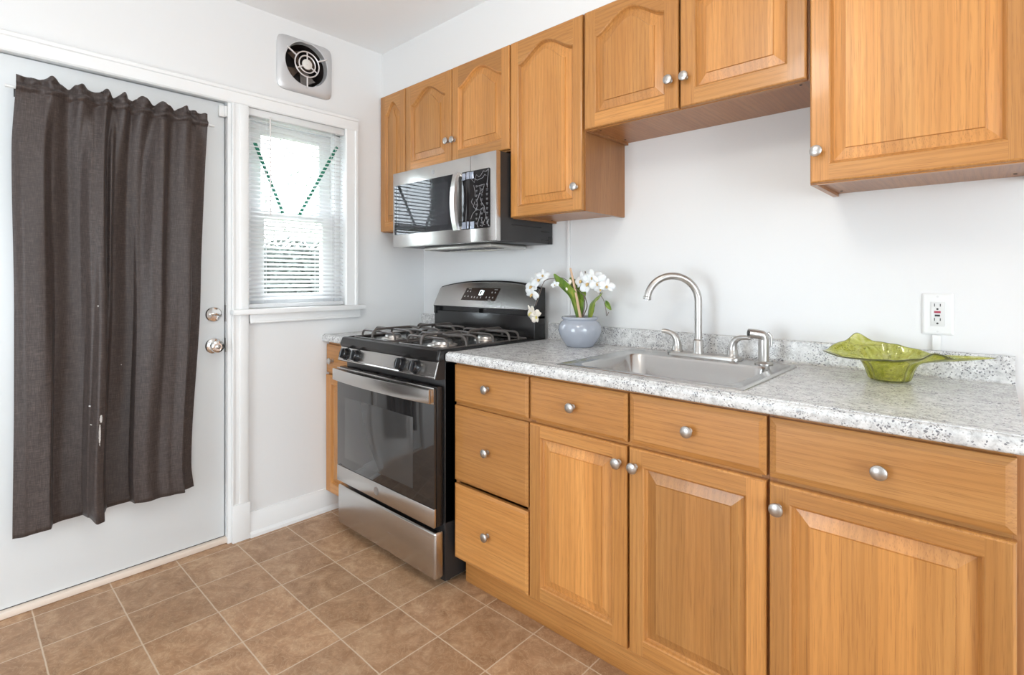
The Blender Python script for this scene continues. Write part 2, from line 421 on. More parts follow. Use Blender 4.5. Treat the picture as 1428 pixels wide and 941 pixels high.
struct(htrim(-2.14, -.470, HB, HT, .019).build('trim_3', TRIM))        # head casing over both
struct(vtrim(-.544, -.470, 1.092, HB, .019).build('trim_4', TRIM))     # right window casing
b = B().box(0, .052, -1.131, -.440, 1.066, 1.092, .005); b.box(-.085, .01, WY0, WY1, 1.070, 1.092, .002)
struct(b.build('trim_5', TRIM))                                        # window stool
b = B().box(0, .017, -1.046, -.456, 1.022, 1.066, .003); b.box(0, .021, -1.046, -.456, 1.022, 1.034, .003)
struct(b.build('trim_6', TRIM))                                        # apron
struct(B().box(0, .017, -2.14, DY0, 0, HB, .003).build('trim_7', TRIM))
# door jambs
b = B().box(-.14, 0, DY1-.014, DY1, 0, 2.075); b.box(-.14, 0, DY0, DY0+.014, 0, 2.075); b.box(-.14, 0, DY0, DY1, 2.061, 2.075)
b.box(-.098, -.078, DY1-.030, DY1-.014, .026, 2.061); b.box(-.098, -.078, DY0, DY1, 2.045, 2.061)
jamb = struct(b.build('trim_8', TRIM))
for z0, z1 in ((1.035, 1.112), (.892, .958)): B().box(-.045, -.016, DY1-.0155, DY1-.0135, z0, z1, .0005).build('strike_plate', NICKEL, jamb)
B().box(-.028, -.004, DY1-.026, DY1-.0145, 1.992, 2.040, .002).build('sensor_magnet', WHITE, jamb)
struct(B().box(-.14, -.010, DY0, DY1, 0, .026, .006).build('trim_9', THRESH))     # threshold
# baseboard
def bb(name, pts):
    n = len(pts); y0, y1 = -1.046, -.58
    vs = [(x, y0, z) for x, z in pts]+[(x, y1, z) for x, z in pts]
    return struct(B().add(vs, [tuple(range(n)), tuple(range(n, 2*n))]+[(i, i+n, (i+1) % n+n, (i+1) % n) for i in range(n)]).build(name, TRIM))
bb('baseboard_left', [(0, 0), (.026, 0), (.026, .014), (.016, .026), (.016, .075), (.013, .082), (.013, .094), (.007, .104), (.006, .116), (0, .118)])

# frames of the two fill-light openings added behind and beside the camera
def wframe(name, axis, h, d0, d1):
    f = B(); a0, a1, z0, z1 = h; am = (a0+a1)/2
    def bx(p, q, r_, t_): f.box(*((d0, d1, p, q) if axis == 'x' else (p, q, d0, d1)), r_, t_, .004)
    bx(a0, a0+.05, z0, z1); bx(a1-.05, a1, z0, z1); bx(a0, a1, z0, z0+.05); bx(a0, a1, z1-.05, z1); bx(am-.03, am+.03, z0, z1)
    return struct(f.build(name, TRIM))
wframe('added_opening_rear', 'y', ADDED_REAR, YF-.08, YF-.02); wframe('added_opening_side', 'x', ADDED_SIDE, XR+.02, XR+.08)
# entrance door
door = struct(B().box(-.075, -.030, DY0+.018, DY1-.019, .030, 2.057, .003).build('door_1', DOORP))
B().box(-.072, -.034, DY0+.018, DY1-.019, .0265, .0305).build('door_sweep', BLACKM, door)
DC = -1.191
lk = B().lathe([(.0345, 0), (.0345, .006), (.031, .010), (.022, .0115), (0, .0118)], (-.030, DC, 1.071), 'x', 36)
dl = lk.build('deadbolt', CHROME, door)
tb = B().lathe([(.008, 0), (.008, .010)], (-.019, DC, 1.071), 'x', 16)
tb.tube([(-.008, DC-.018, 1.073), (-.007, DC-.008, 1.0735), (-.006, DC, 1.072), (-.006, DC+.012, 1.069), (-.007, DC+.024, 1.066)], [.004, .0065, .007, .0055, .0035], 10, flat=.7)
tb.build('thumb_turn', CHROME, dl)
kb = B().lathe([(.0355, 0), (.0355, .005), (.030, .010), (.016, .013), (.013, .030), (.019, .036), (.027, .043), (.0285, .053), (.026, .061), (.018, .0645), (.0175, .062), (0, .062)], (-.030, DC, .926), 'x', 36)
kn = kb.build('door_knob', CHROME, door)
bt = B().lathe([(.010, 0), (.010, .004), (.007, .006), (0, .0062)], (.032, DC, .926), 'x', 20); bt.box(.0381, .0392, DC-.001, DC+.001, .921, .931)
bt.build('lock_button', NICKEL, kn)
B().box(-.030, -.012, -1.172, -1.146, 1.990, 2.042, .002).build('door_sensor', WHITE, door)

# window
win = struct(B().box(-.14, -.128, WY0, WY1, 1.085, 1.10).build('window_1', VINYL))
fr = B()
fr.box(-.138, -.05, WY0, WY0+.035, 1.092, 2.06, .003); fr.box(-.138, -.05, WY1-.035, WY1, 1.092, 2.06, .003)
fr.box(-.138, -.05, WY0, WY1, 2.02, 2.06, .003); fr.box(-.138, -.05, WY0, WY1, 1.092, 1.112, .003)
fr.build('window_frame', VINYL, win)
def sash(name, x0, x1, z0, z1, bot, top):
    y0, y1 = WY0+.0355, WY1-.0355
    s = B(); s.box(x0, x1, y0, y0+.066, z0, z1, .003); s.box(x0, x1, y1-.066, y1, z0, z1, .003)
    s.box(x0, x1, y0+.06, y1-.06, z0, z0+bot, .003); s.box(x0, x1, y0+.06, y1-.06, z1-top, z1, .003)
    o = s.build(name, VINYL, win)
    xm = (x0+x1)/2
    B().box(xm-.002, xm+.002, y0+.06, y1-.06, z0+bot-.004, z1-top+.004).build('window_pane', GLASS, o)
    return o
sash('lower_sash', -.090, -.055, 1.1125, 1.578, .040, .042)
sash('upper_sash', -.130, -.095, 1.545, 2.0195, .036, .052)

# green tape on the upper half of the window
def tape(p, q, w, label):
    (y0, z0), (y1, z1) = p, q; d = Vector((0, y1-y0, z1-z0)).normalized(); n = Vector((0, -d.z, d.y))*w/2
    vs = []
    for x in (-.0480, -.0472):
        for (y, z), sg in ((p, -1), (p, 1), (q, 1), (q, -1)): vs.append((x, y+n.y*sg, z+n.z*sg))
    o = B().add(vs, [(0, 1, 2, 3), (4, 5, 6, 7), (0, 1, 5, 4), (1, 2, 6, 5), (2, 3, 7, 6), (3, 0, 4, 7)]).build('tape_strip', TAPE)
    return tag(o, label, 'tape', 'green tape on the window')
tape((-1.000, 1.905), (-.862, 1.572), .018, 'dark green tape strip slanting down to the right, on the window side nearer the door')
tape((-.562, 1.965), (-.778, 1.565), .018, 'dark green tape strip slanting down to the left, on the window side nearer the cabinets')

# mini blind
bt = thing('window_blind', 'white mini blind with fine horizontal slats hanging in the window', 'blind', (-.012, -.795, 2.05))
BY0, BY1 = WY0+.004, WY1-.004
B().box(-.030, .002, BY0, BY1, 2.022, 2.056, .003).build('headrail', BLINDM, bt)
sl = B(); zz = 2.006; ns = 0; tilt = radians(27)
while zz > 1.135:
    prof = []
    for k in range(5):
        a = -.0125+.025*k/4; cr = .0016*(1-(a/.0125)**2)
        prof.append((-.014+a*cos(tilt)-cr*sin(tilt), zz-a*sin(tilt)+cr*cos(tilt)))
    vs = [(x, BY0+.003, z) for x, z in prof]+[(x, BY1-.003, z) for x, z in prof]
    vs += [(x, BY0+.003, z-.0005) for x, z in prof]+[(x, BY1-.003, z-.0005) for x, z in prof]
    fs = []
    for k in range(4): fs += [(k, k+1, k+6, k+5), (k+10, k+15, k+16, k+11)]
    fs += [(0, 5, 15, 10), (4, 14, 19, 9)]
    sl.add(vs, fs); zz -= .0212; ns += 1
sl.build('slats', BLINDM, bt, fix=False)
B().box(-.026, -.001, BY0+.002, BY1-.001, 1.0945, 1.114, .003).build('bottom_rail', BLINDM, bt)
for y in (-.965, -.622, -.700):
    B().tube([(.0005 if y != -.700 else -.0285, y, 2.022), (.0005 if y != -.700 else -.0285, y, 1.12)], .0011, 6).build('ladder_cord', BLINDM, bt)
B().tube([(.004, -.598, 2.03), (.004, -.598, 1.14)], .0014, 6).build('lift_cord', BLINDM, bt)
wd = B().tube([(.008, -.948, 2.018), (.008, -.947, 1.55)], .0034, 6); wd.tube([(.003, -.948, 2.03), (.008, -.948, 2.024), (.008, -.948, 2.016)], .003, 6)
tag(wd.build('tilt_wand', mat('clear_wand', (.80, .76, .75), .2), bt), 'thin clear tilt wand')

# exhaust fan
fan = thing('exhaust_fan', 'square brushed metal wall exhaust fan with round ring grille', 'fan', (.0, FC[0], 2.327))
py, pz = -.769, 2.327
def sq(ry, rz, n, k=64, cy=py, cz=pz):
    out = []
    for i in range(k):
        a = 2*pi*i/k; ca, sa = cos(a), sin(a)
        r = 1/((abs(ca)**n+abs(sa)**n)**(1/n)); out.append((cy+ry*r*ca, cz+rz*r*sa))
    return out
K = 64
def circ(r, k=K): return [(FC[0]+r*cos(2*pi*i/k), FC[1]+r*sin(2*pi*i/k)) for i in range(k)]
loops = [(.0005, sq(.146, .138, 9)), (.006, sq(.146, .138, 9)), (.010, sq(.141, .133, 9)), (.014, sq(.128, .122, 6)), (.019, circ(.116)), (.018, circ(.112)), (-.012, circ(.108)), (-.012, circ(.1085))]
vs = [(x, y, z) for x, lp in loops for y, z in lp]
fs = [(i*K+k, i*K+(k+1) % K, (i+1)*K+(k+1) % K, (i+1)*K+k) for i in range(len(loops)-1) for k in range(K)]
B().add(vs, fs).build('cover_plate', FANM, fan, ang=.5)
hs = B(); L0, L1 = circ(.107), circ(.107)
vs = [(-.012, y, z) for y, z in L0]+[(-.128, y, z) for y, z in L1]
hs.add(vs, [(k, (k+1) % K, K+(k+1) % K, K+k) for k in range(K)]+[tuple(range(K, 2*K))])
hs.build('housing', DARK, fan, fix=False)
gr = B()
def ring(r, x, rr): gr.tube([(x, FC[0]+r*cos(2*pi*i/48), FC[1]+r*sin(2*pi*i/48)) for i in range(48)], rr, 8, closed=True)
ring(.064, .020, .0036); ring(.043, .021, .0034)
for a in (28, 150, 270):
    a = radians(a); gr.tube([(.020, FC[0]+.064*cos(a), FC[1]+.064*sin(a)), (.021, FC[0]+.121*cos(a), FC[1]+.121*sin(a))], .0042, 8)
for a in (90, 210, 330):
    a = radians(a); gr.tube([(.021, FC[0]+.024*cos(a), FC[1]+.024*sin(a)), (.020, FC[0]+.064*cos(a), FC[1]+.064*sin(a))], .0036, 8)
gr.build('grille', mat('grille_metal', (.78, .74, .73), .35, .6), fan)
hb = B().lathe([(.026, .017), (.026, .022), (.020, .025), (.006, .0255), (.005, .028), (0, .0285)], (0, FC[0], FC[1]), 'x', 32).build('hub', mat('hub_enamel', (.74, .70, .66), .4), fan)
bld = B().lathe([(.022, -.09), (.022, -.05), (.015, -.045), (0, -.044)], (0, FC[0], FC[1]), 'x', 20)
for q in range(4):
    a0 = q*pi/2+.5; pts = []
    for r in (.02, .055, .094):
        for da, dx in ((-.42, -.066), (.42, -.042)):
            pts.append((dx, FC[0]+r*cos(a0+da), FC[1]+r*sin(a0+da)))
    bld.add(pts+[(x-.002, y, z) for x, y, z in pts], [(0, 1, 3, 2), (2, 3, 5, 4), (6, 8, 9, 7), (8, 10, 11, 9), (0, 2, 8, 6), (2, 4, 10, 8), (1, 7, 9, 3), (3, 9, 11, 5), (4, 5, 11, 10)])
bld.build('blade', mat('greasy_blade', (.11, .075, .055), .4), fan)

# curtain rod and curtain
rod = thing('curtain_rod', 'thin white metal curtain rod mounted across the top of the door', 'curtain rod', (.0, -1.55, 1.922))
rb = B().tube([(.044, -1.888, 1.922), (.044, -1.21, 1.922)], .0055, 12); rb.build('rod', WHITE, rod)
for y in (-1.850, -1.252):
    q = B().box(-.0298, -.026, y-.011, y+.011, 1.905, 1.940, .001); q.box(-.027, .040, y-.004, y+.004, 1.9135, 1.9185, .001); q.box(.034, .040, y-.005, y+.005, 1.9135, 1.928, .001)
    q.build('bracket', BLACKM, rod)
def interp(keys, s):
    for (a, u), (c, w) in zip(keys, keys[1:]):
        if s <= c:
            k = (s-a)/(c-a) if c > a else 0; k = k*k*(3-2*k); return u+(w-u)*k
    return keys[-1][1]
BOT = [(0, .035), (.06, .052), (.12, .056), (.168, .060), (.190, .026), (.25, .018), (.34, .024), (.368, .062), (.395, .104), (.425, .100), (.447, .040), (.47, .020), (.54, .016), (.598, .020), (.618, .054), (.70, .066), (.78, .056), (.84, .060), (.915, .070), (.935, .040), (1, .030)]
MID = [(0, .045), (.05, .064), (.13, .070), (.18, .040), (.25, .026), (.31, .032), (.36, .066), (.41, .072), (.445, .046), (.465, .062), (.485, .040), (.55, .022), (.63, .026), (.69, .064), (.74, .072), (.78, .050), (.84, .056), (.92, .062), (1, .040)]
LE = [(.28, -1.868), (.80, -1.864), (1.1, -1.864), (1.70, -1.871), (1.98, -1.860)]
RE = [(.28, -1.284), (.42, -1.296), (1.2, -1.262), (1.98, -1.243)]
gk = [0, .12, .2, .27, .335, .39, .44, .485, .53, .585, .64, .70, .76, .825, .90, 1.0]
def gather(s):
    for i, (a, c) in enumerate(zip(gk, gk[1:])):
        if s <= c:
            k = (s-a)/(c-a); amp = (.4 if i in (0, 14) else 1)*(1.0 if i % 2 else -1.0); return amp*sin(pi*k)
    return 0
cur = B(); NU, NV = 300, 110
rng = random.Random(3)
hd = [rng.uniform(-.006, .008) for _ in range(30)]
zb = [(0, .300), (.18, .310), (.19, .312), (.37, .316), (.40, .300), (.43, .302), (.46, .318), (.60, .320), (.92, .318), (1, .318)]
vs = []
for j in range(NV+1):
    tv = j/NV
    for i in range(NU+1):
        s = i/NU
        g = gather(s)
        top = 1.966+.012*g*(.4+.6*abs(g))+hd[int(s*29)]*.7*abs(sin(s*29*pi))
        z = top-(top-1.885)*j/20 if j <= 20 else 1.885+(interp(zb, s)-1.885)*(j-20)/(NV-20)
        yl, yr = interp(LE, z), interp(RE, z)
        d = max(0, 1.905-z)
        wt = math.exp(-d/.11); wb = min(1, max(0, (d-.25)/1.1)); wb = wb*wb*(3-2*wb)
        lo = interp(MID, s)*(1-wb)+interp(BOT, s)*wb
        if z > 1.905:
            r = (z-1.922); pocket = .0075*cos(min(1, abs(r)/.018)*pi)+(.0026*sin(s*96+z*190)+.0022*sin(s*57-z*260+1))*(abs(s-.5) < .44)
            x = .068+.012*g+pocket+.012*max(0, min(1, (z-1.938)/.025))*sin(s*78+2.4*sin(s*13))*(.35+.65*min(1, 6*min(s, 1-s)))
        else:
            xt = .062+.015*g; x = xt*wt+lo*(1-wt)
        fine = (.0016*sin(s*47+z*3.1)+.0012*sin(s*21-z*9))*(1-wt)
        y = yl+(yr-yl)*s+.004*sin(s*pi*2*7+z*2)*sin(pi*s)
        vs.append((x+fine if z > 1.905 else .050+(x-.050)*(wt+(1-wt)*1.25)+fine, y, z))
fs = [(j*(NU+1)+i, j*(NU+1)+i+1, (j+1)*(NU+1)+i+1, (j+1)*(NU+1)+i) for j in range(NV) for i in range(NU)]
cur.add(vs, fs)
co = cur.build('door_curtain', CLOTH, origin=CL_C, ang=3.0)
sm = co.modifiers.new('thick', 'SOLIDIFY'); sm.thickness = .0016; sm.offset = 0
tag(co, 'dark brown gathered fabric curtain hanging from the rod on the white door', 'curtain')

# ------------------------------------------------------------------ oak cabinet parts
KNOB_SRC = None
def knob(x, yf, z, parent):
    global KNOB_SRC
    c = (x, yf-.014, z)
    if KNOB_SRC is None:
        b = B().lathe([(.0085, 0), (.0085, .002), (.0055, .004), (.0052, .013), (.010, .0165), (.0155, .019), (.0168, .022), (.0158, .0255), (.011, .0282), (.005, .0292), (0, .0294)], (x, yf, z), '-y', 24)
        KNOB_SRC = b.build('knob', NICKEL, parent, origin=c); return KNOB_SRC
    return share(KNOB_SRC, 'knob', c, parent)
def loop_pts(x0, x1, z0, zs, A, d, N=28):
    a, c, e, g = x0+d, x1-d, z0+d, zs-d
    pts = [(a, e), (c, e), (c, g)]
    if A: 
        for k in range(1, N):
            t = k/N; pts.append((c+(a-c)*t, g+A*(.5-.5*cos(2*pi*t))**.78))
    else:
        for k in range(1, 4): pts.append((c+(a-c)*k/4, g))
    pts.append((a, g)); return pts
def cab_door(parent, x0, x1, z0, z1, yf, sw=.048, rb=.050, rt=.048, A=0, bevw=.030, name='door'):
    """frame-and-raised-panel door, front face at y=yf, 20 mm thick"""
    b = B(); T = .0198; e = .005; ed = .005
    P = lambda lp, d: [(x, yf+d, z) for x, z in lp]
    rect = lambda i: [(x0+i, z0+i), (x1-i, z0+i), (x1-i, z1-i), (x0+i, z1-i)]
    bd = random.random()
    q = P(rect(0), T)+P(rect(0), ed)+P(rect(e*.35), ed*.35)+P(rect(e), 0)
    fs = [(0, 3, 2, 1)]+[(i*4+k, i*4+(k+1) % 4, (i+1)*4+(k+1) % 4, (i+1)*4+k) for i in range(3) for k in range(4)]
    b.add(q, fs, 0, bd)
    zs = z1-rt-A if A else z1-rt
    xl, xr, zb_ = x0+sw, x1-sw, z0+rb
    # stiles and bottom rail (own boards)
    b.add(P([(x0+e, z0+e), (xl, z0+e), (xl, z1-e), (x0+e, z1-e)], 0), [(0, 1, 2, 3)], 0)
    b.add(P([(xr, z0+e), (x1-e, z0+e), (x1-e, z1-e), (xr, z1-e)], 0), [(0, 1, 2, 3)], 0)
    b.add(P([(xl, z0+e), (xr, z0+e), (xr, zb_), (xl, zb_)], 0), [(0, 1, 2, 3)], 1)
    L = [loop_pts(xl, xr, zb_, zs, A, d) for d in (0, .0035, .0065, .0100, .010+bevw, .0112+bevw)]
    D = [0, .003, .0100, .0145, .0058, .0012]
    n = len(L[0])
    toprail = L[0][2:]+[(xl, z1-e), (xr, z1-e)]
    # strip: arch points to top edge
    arch = L[0][2:]; vv = P(arch, 0)+P([(x, z1-e) for x, z in arch], 0); m_ = len(arch)
    b.add(vv, [(k+1, k, m_+k, m_+k+1) for k in range(m_-1)], 1, random.uniform(0, .55))
    bf = random.random()
    for i in range(5):
        vv = P(L[i], D[i])+P(L[i+1], D[i+1]); 
        b.add(vv, [(k, (k+1) % n, n+(k+1) % n, n+k) for k in range(n)], 4 if i > 2 else 0, bf if i > 2 else bd)
    b.add(P(L[5], D[5]), [tuple(range(n))], 4, bf)
    return b.build(name, OAKS, parent, ang=.35)
def drawer_front(parent, x0, x1, z0, z1, yf, cham=.011):
    b = B(); T = .0198
    rect = lambda i: [(x0+i, z0+i), (x1-i, z0+i), (x1-i, z1-i), (x0+i, z1-i)]
    vs = []
    for i, d in ((0, T), (0, .006), (.003, .0045), (cham-.002, .0008), (cham, 0)): vs += [(x, yf+d, z) for x, z in rect(i)]
    fs = [(0, 3, 2, 1)]+[(i*4+k, i*4+(k+1) % 4, (i+1)*4+(k+1) % 4, (i+1)*4+k) for i in range(4) for k in range(4)]+[(16, 17, 18, 19)]
    b.add(vs, fs, 1); return b.build('drawer', OAKS, parent, ang=.3)

# ---- wall cabinets: boxes end at y=-.30, doors in front to y=-.32
UF, UB, TOPZ = -.32, -.2998, 2.2885
GU = 'oak wall cabinets under the soffit'
PIN = []
def wall_cab(label, x0, x1, z0, sides=True):
    t = thing('wall_cabinet', label, 'cabinet', ((x0+x1)/2, -.15, z0), GU)
    b = B()
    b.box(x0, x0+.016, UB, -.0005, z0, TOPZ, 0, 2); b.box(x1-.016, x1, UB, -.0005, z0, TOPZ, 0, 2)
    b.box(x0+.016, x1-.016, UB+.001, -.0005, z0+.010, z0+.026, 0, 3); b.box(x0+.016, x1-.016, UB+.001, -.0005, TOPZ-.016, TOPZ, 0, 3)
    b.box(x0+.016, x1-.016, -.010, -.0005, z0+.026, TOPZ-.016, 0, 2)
    b.box(x0+.0161, x1-.0161, UB, UB+.018, z0+.0005, z0+.030, 0, 1); b.box(x0+.0161, x1-.0161, UB, UB+.018, TOPZ-.03, TOPZ-.001, 0, 1)
    b.build('cabinet_box', OAKS, t)
    for xx in (x0+.035, x1-.035):
        for yy in (-.25, -.06):
            cc = (xx, yy, z0+.0095)
            if not PIN: PIN.append(B().lathe([(.004, -.001), (.004, .001), (0, .0012)], cc, 'z', 10).build('screw_hole', DARK, t, origin=cc))
            else: share(PIN[0], 'screw_hole', cc, t)
    return t
def uknob(d, x, z): return knob(x, UF, z, d)
c = wall_cab('narrow oak wall cabinet with one arched door in the corner, left of the microwave', .002, .247, 1.505)
cab_door(c, .008, .243, 1.508, 2.285, UF, .045, .050, .048, .062, .026)
c = wall_cab('short two-door oak wall cabinet directly above the microwave', .249, 1.031, 1.812)
d = cab_door(c, .251, .632, 1.818, 2.285, UF, .046, .050, .040, .068); uknob(d, .612, 1.924)
d = cab_door(c, .638, 1.027, 1.818, 2.285, UF, .046, .050, .040, .068); uknob(d, .660, 1.922)
c = wall_cab('tall single-door oak wall cabinet between the microwave and the sink wall', 1.033, 1.428, 1.505)
d = cab_door(c, 1.036, 1.423, 1.508, 2.285, UF, .044, .046, .040, .066); uknob(d, 1.396, 1.602)
c = wall_cab('short two-door oak wall cabinet above the sink faucet', 1.4305, 2.2235, 1.820)
d = cab_door(c, 1.434, 1.824, 1.823, 2.285, UF, .050, .056, .040, .066); uknob(d, 1.796, 1.923)
d = cab_door(c, 1.831, 2.219, 1.823, 2.285, UF, .050, .056, .040, .066); uknob(d, 1.852, 1.921)
c = wall_cab('large oak wall cabinet at the right edge, above the outlet', 2.226, 2.702, 1.510)
d = cab_door(c, 2.229, 2.697, 1.513, 2.285, UF, .048, .050, .040, .066, .030); uknob(d, 2.249, 1.601)

# ---- base cabinets: boxes to y=-.632, fronts to y=-.652
BF, BB = -.652, -.6318
GB = 'oak base cabinets along the back wall'
def base_cab(label, x0, x1):
    t = thing('base_cabinet', label, 'cabinet', ((x0+x1)/2, -.32, .118), GB)
    b = B()
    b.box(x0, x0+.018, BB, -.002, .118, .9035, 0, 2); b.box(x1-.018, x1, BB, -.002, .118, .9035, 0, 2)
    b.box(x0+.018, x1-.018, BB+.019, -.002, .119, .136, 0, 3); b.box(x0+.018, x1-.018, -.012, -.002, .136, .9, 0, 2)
    for z0, z1 in ((.1182, .14), (.728, .750), (.882, .9034)): b.box(x0+.0181, x1-.0181, BB, BB+.018, z0, z1, 0, 1)
    b.build('cabinet_box', OAKS, t); return t
c = base_cab('oak base cabinet with three stacked drawers, beside the range', 1.030, 1.4295)
for z0, z1, kz in ((.745, .892, .821), (.433, .731, .584), (.123, .418, .271)):
    d = drawer_front(c, 1.036, 1.426, z0, z1, BF); knob(1.229, BF, kz, d)
c = base_cab('oak sink base cabinet with two doors below two drawer fronts', 1.4305, 2.2115)
d = drawer_front(c, 1.434, 1.818, .745, .892, BF); knob(1.622, BF, .820, d)
d = drawer_front(c, 1.826, 2.208, .745, .893, BF, .016); knob(2.012, BF, .820, d)
d = cab_door(c, 1.434, 1.817, .126, .734, BF, .048, .050, .042, 0, .030); knob(1.792, BF, .682, d)
d = cab_door(c, 1.825, 2.208, .126, .734, BF, .046, .050, .050, 0, .030); knob(1.847, BF, .681, d)
c = base_cab('wide oak base cabinet under the green glass bowl end of the counter', 2.2125, 2.668)
d = drawer_front(c, 2.216, 2.656, .745, .892, BF, .016); knob(2.442, BF, .818, d)
d = cab_door(c, 2.216, 2.656, .126, .732, BF, .046, .050, .042, 0, .032); knob(2.237, BF, .677, d)
tk = B().box(1.036, 2.668, -.587, -.569, 0, .1175, .001, 1).build('toe_kick', OAKS)
tag(tk, 'long oak toe kick board along the floor under the base cabinets', 'kick board')
t = thing('base_cabinet', 'narrow oak base cabinet squeezed between the range and the door wall', 'cabinet', (.12, -.32, .1), GB)
b = B(); b.box(.001, .017, -.634, -.002, .106, .9035, 0, 2); b.box(.228, .244, -.634, -.002, .106, .9035, 0, 2); b.box(.017, .228, -.61, -.002, .107, .124, 0, 3)
b.box(.0171, .2279, -.634, -.616, .1061, .13, 0, 1); b.box(.0171, .2279, -.634, -.616, .72, .742, 0, 1); b.box(.0171, .2279, -.634, -.616, .88, .9034, 0, 1)
b.box(.017, .228, -.55, -.535, 0, .106, 0, 1)
b.build('cabinet_box', OAKS, t)
d = drawer_front(t, .003, .240, .738, .888, -.655); knob(.078, -.655, .806, d)
d = cab_door(t, .003, .240, .108, .727, -.655, .048, .050, .045, 0, .026)

# ---- counters
def nose(y_front, zt, zb_):
    """front edge profile (y, z) from top back to bottom: slight no-drip lip then a round nose"""
    pts = [(y_front+.050, zt), (y_front+.034, zt+.0006), (y_front+.022, zt+.0022), (y_front+.013, zt+.0012)]
    for k in range(7):
        a = pi/2*k/6; pts.append((y_front+.012-.012*sin(a), zt-.012+.012*cos(a)-.001))
    for k in range(1, 6):
        a = pi/2*k/5; pts.append((y_front+.009-.009*cos(a), zb_+.009-.009*sin(a)))
    return pts
ZT, ZB = .940, .9045
def counter(name, label, x0, x1, holes, yfr):
    t = thing(name, label, 'countertop', ((x0+x1)/2, -.33, ZB))
    b = B(); pf = nose(yfr, ZT, ZB); n = len(pf)
    yb = pf[0][0]
    vs = [(x0, y, z) for y, z in pf]+[(x1, y, z) for y, z in pf]
    b.add(vs, [(k, k+1, n+k+1, n+k) for k in range(n-1)])
    for x in (x0, x1): b.add([(x, y, z) for y, z in pf]+[(x, yb, ZB)], [tuple(range(n+1))])
    b.add([(x0, pf[-1][0], ZB), (x1, pf[-1][0], ZB), (x1, yb, ZB), (x0, yb, ZB)], [(0, 1, 2, 3)])
    xs = sorted({x0, x1, *[h[0] for h in holes], *[h[1] for h in holes]}); ys = sorted({yb, -.0005, *[h[2] for h in holes], *[h[3] for h in holes]})
    ok = lambda i, k: 0 <= i < len(xs)-1 and 0 <= k < len(ys)-1 and not any(h[0] <= (xs[i]+xs[i+1])/2 <= h[1] and h[2] <= (ys[k]+ys[k+1])/2 <= h[3] for h in holes)
    for i in range(len(xs)-1):
        for k in range(len(ys)-1):
            if not ok(i, k): continue
            p, q, r, s = xs[i], xs[i+1], ys[k], ys[k+1]
            for z in (ZT, ZB): b.add([(p, r, z), (q, r, z), (q, s, z), (p, s, z)], [(0, 1, 2, 3)])
            for okk, A, C in ((ok(i-1, k), (p, r), (p, s)), (ok(i+1, k), (q, r), (q, s)), (ok(i, k-1) or k == 0, (p, r), (q, r)), (ok(i, k+1), (p, s), (q, s))):
                if not okk: b.add([(*A, ZT), (*C, ZT), (*C, ZB), (*A, ZB)], [(0, 1, 2, 3)])
    b.build('worktop', GRAN, t, origin=(0, 0, 0))
    s = B(); pr = [(-.0005, ZT+.0002), (-.0005, 1.0185), (-.017, 1.0185), (-.0195, 1.0165), (-.0205, 1.012), (-.0205, ZT+.010), (-.0225, ZT+.004), (-.028, ZT+.0002)]
    n = len(pr); s.add([(x0, y, z) for y, z in pr]+[(x1, y, z) for y, z in pr], [tuple(range(n)), tuple(range(n, 2*n))]+[(k, (k+1) % n, n+(k+1) % n, n+k) for k in range(n)])
    s.build('backsplash', GRAN, t, origin=(0, 0, .3))
    return t
counter('countertop', 'long speckled grey granite-look countertop with the sink set into it', 1.013, 2.668, [(1.545, 2.112, -.588, -.125)], -.676)
counter('countertop', 'small speckled granite-look countertop piece left of the range', .001, .244, [], -.676)

def bez(pts, n=16):
    out = []; P = [Vector(p) for p in pts]
    P = [P[0]*2-P[1]]+P+[P[-1]*2-P[-2]]
    for i in range(1, len(P)-2):
        for k in range(n):
            t_ = k/n; p0, p1, p2, p3 = P[i-1:i+3]
            out.append(.5*((2*p1)+(p2-p0)*t_+(2*p0-5*p1+4*p2-p3)*t_*t_+(3*p1-p0-3*p2+p3)*t_**3))
    out.append(P[-2]); return out
# ---- sink
sink = thing('sink', 'stainless steel drop-in single bowl sink set in the countertop', 'sink', (1.83, -.355, ZT))
def rrect(x0, x1, y0, y1, r, k=8):
    out = []
    for cx, cy, a0 in ((x1-r, y0+r, -pi/2), (x1-r, y1-r, 0), (x0+r, y1-r, pi/2), (x0+r, y0+r, pi)):
        for i in range(k+1):
            a = a0+pi/2*i/k; out.append((cx+r*cos(a), cy+r*sin(a)))
    return out
lp = [(ZT+.0004, rrect(1.517, 2.143, -.613, -.098, .012)), (ZT+.003, rrect(1.518, 2.142, -.612, -.099, .012)), (ZT+.0055, rrect(1.524, 2.136, -.606, -.105, .012)), (ZT+.0052, rrect(1.530, 2.130, -.600, -.111, .012)),
      (ZT+.0030, rrect(1.535, 2.125, -.595, -.116, .012)), (ZT+.0028, rrect(1.566, 2.100, -.578, -.186, .055)), (ZT+.0020, rrect(1.572, 2.094, -.574, -.190, .055)), (ZT-.005, rrect(1.577, 2.089, -.570, -.194, .055)),
      (ZT-.13, rrect(1.590, 2.076, -.560, -.204, .060)), (ZT-.155, rrect(1.600, 2.066, -.552, -.212, .060)), (ZT-.168, rrect(1.625, 2.041, -.530, -.236, .055)), (ZT-.171, rrect(1.78, 1.88, -.43, -.33, .0499)), (ZT-.172, rrect(1.79, 1.87, -.42, -.34, .0399))]
n = len(lp[0][1]); vs = [(x, y, z) for z, l in lp for x, y in l]
b = B().add(vs, [(i*n+k, i*n+(k+1) % n, (i+1)*n+(k+1) % n, (i+1)*n+k) for i in range(len(lp)-1) for k in range(n)])
so = b.build('sink_bowl', STEELS, sink, ang=.7)
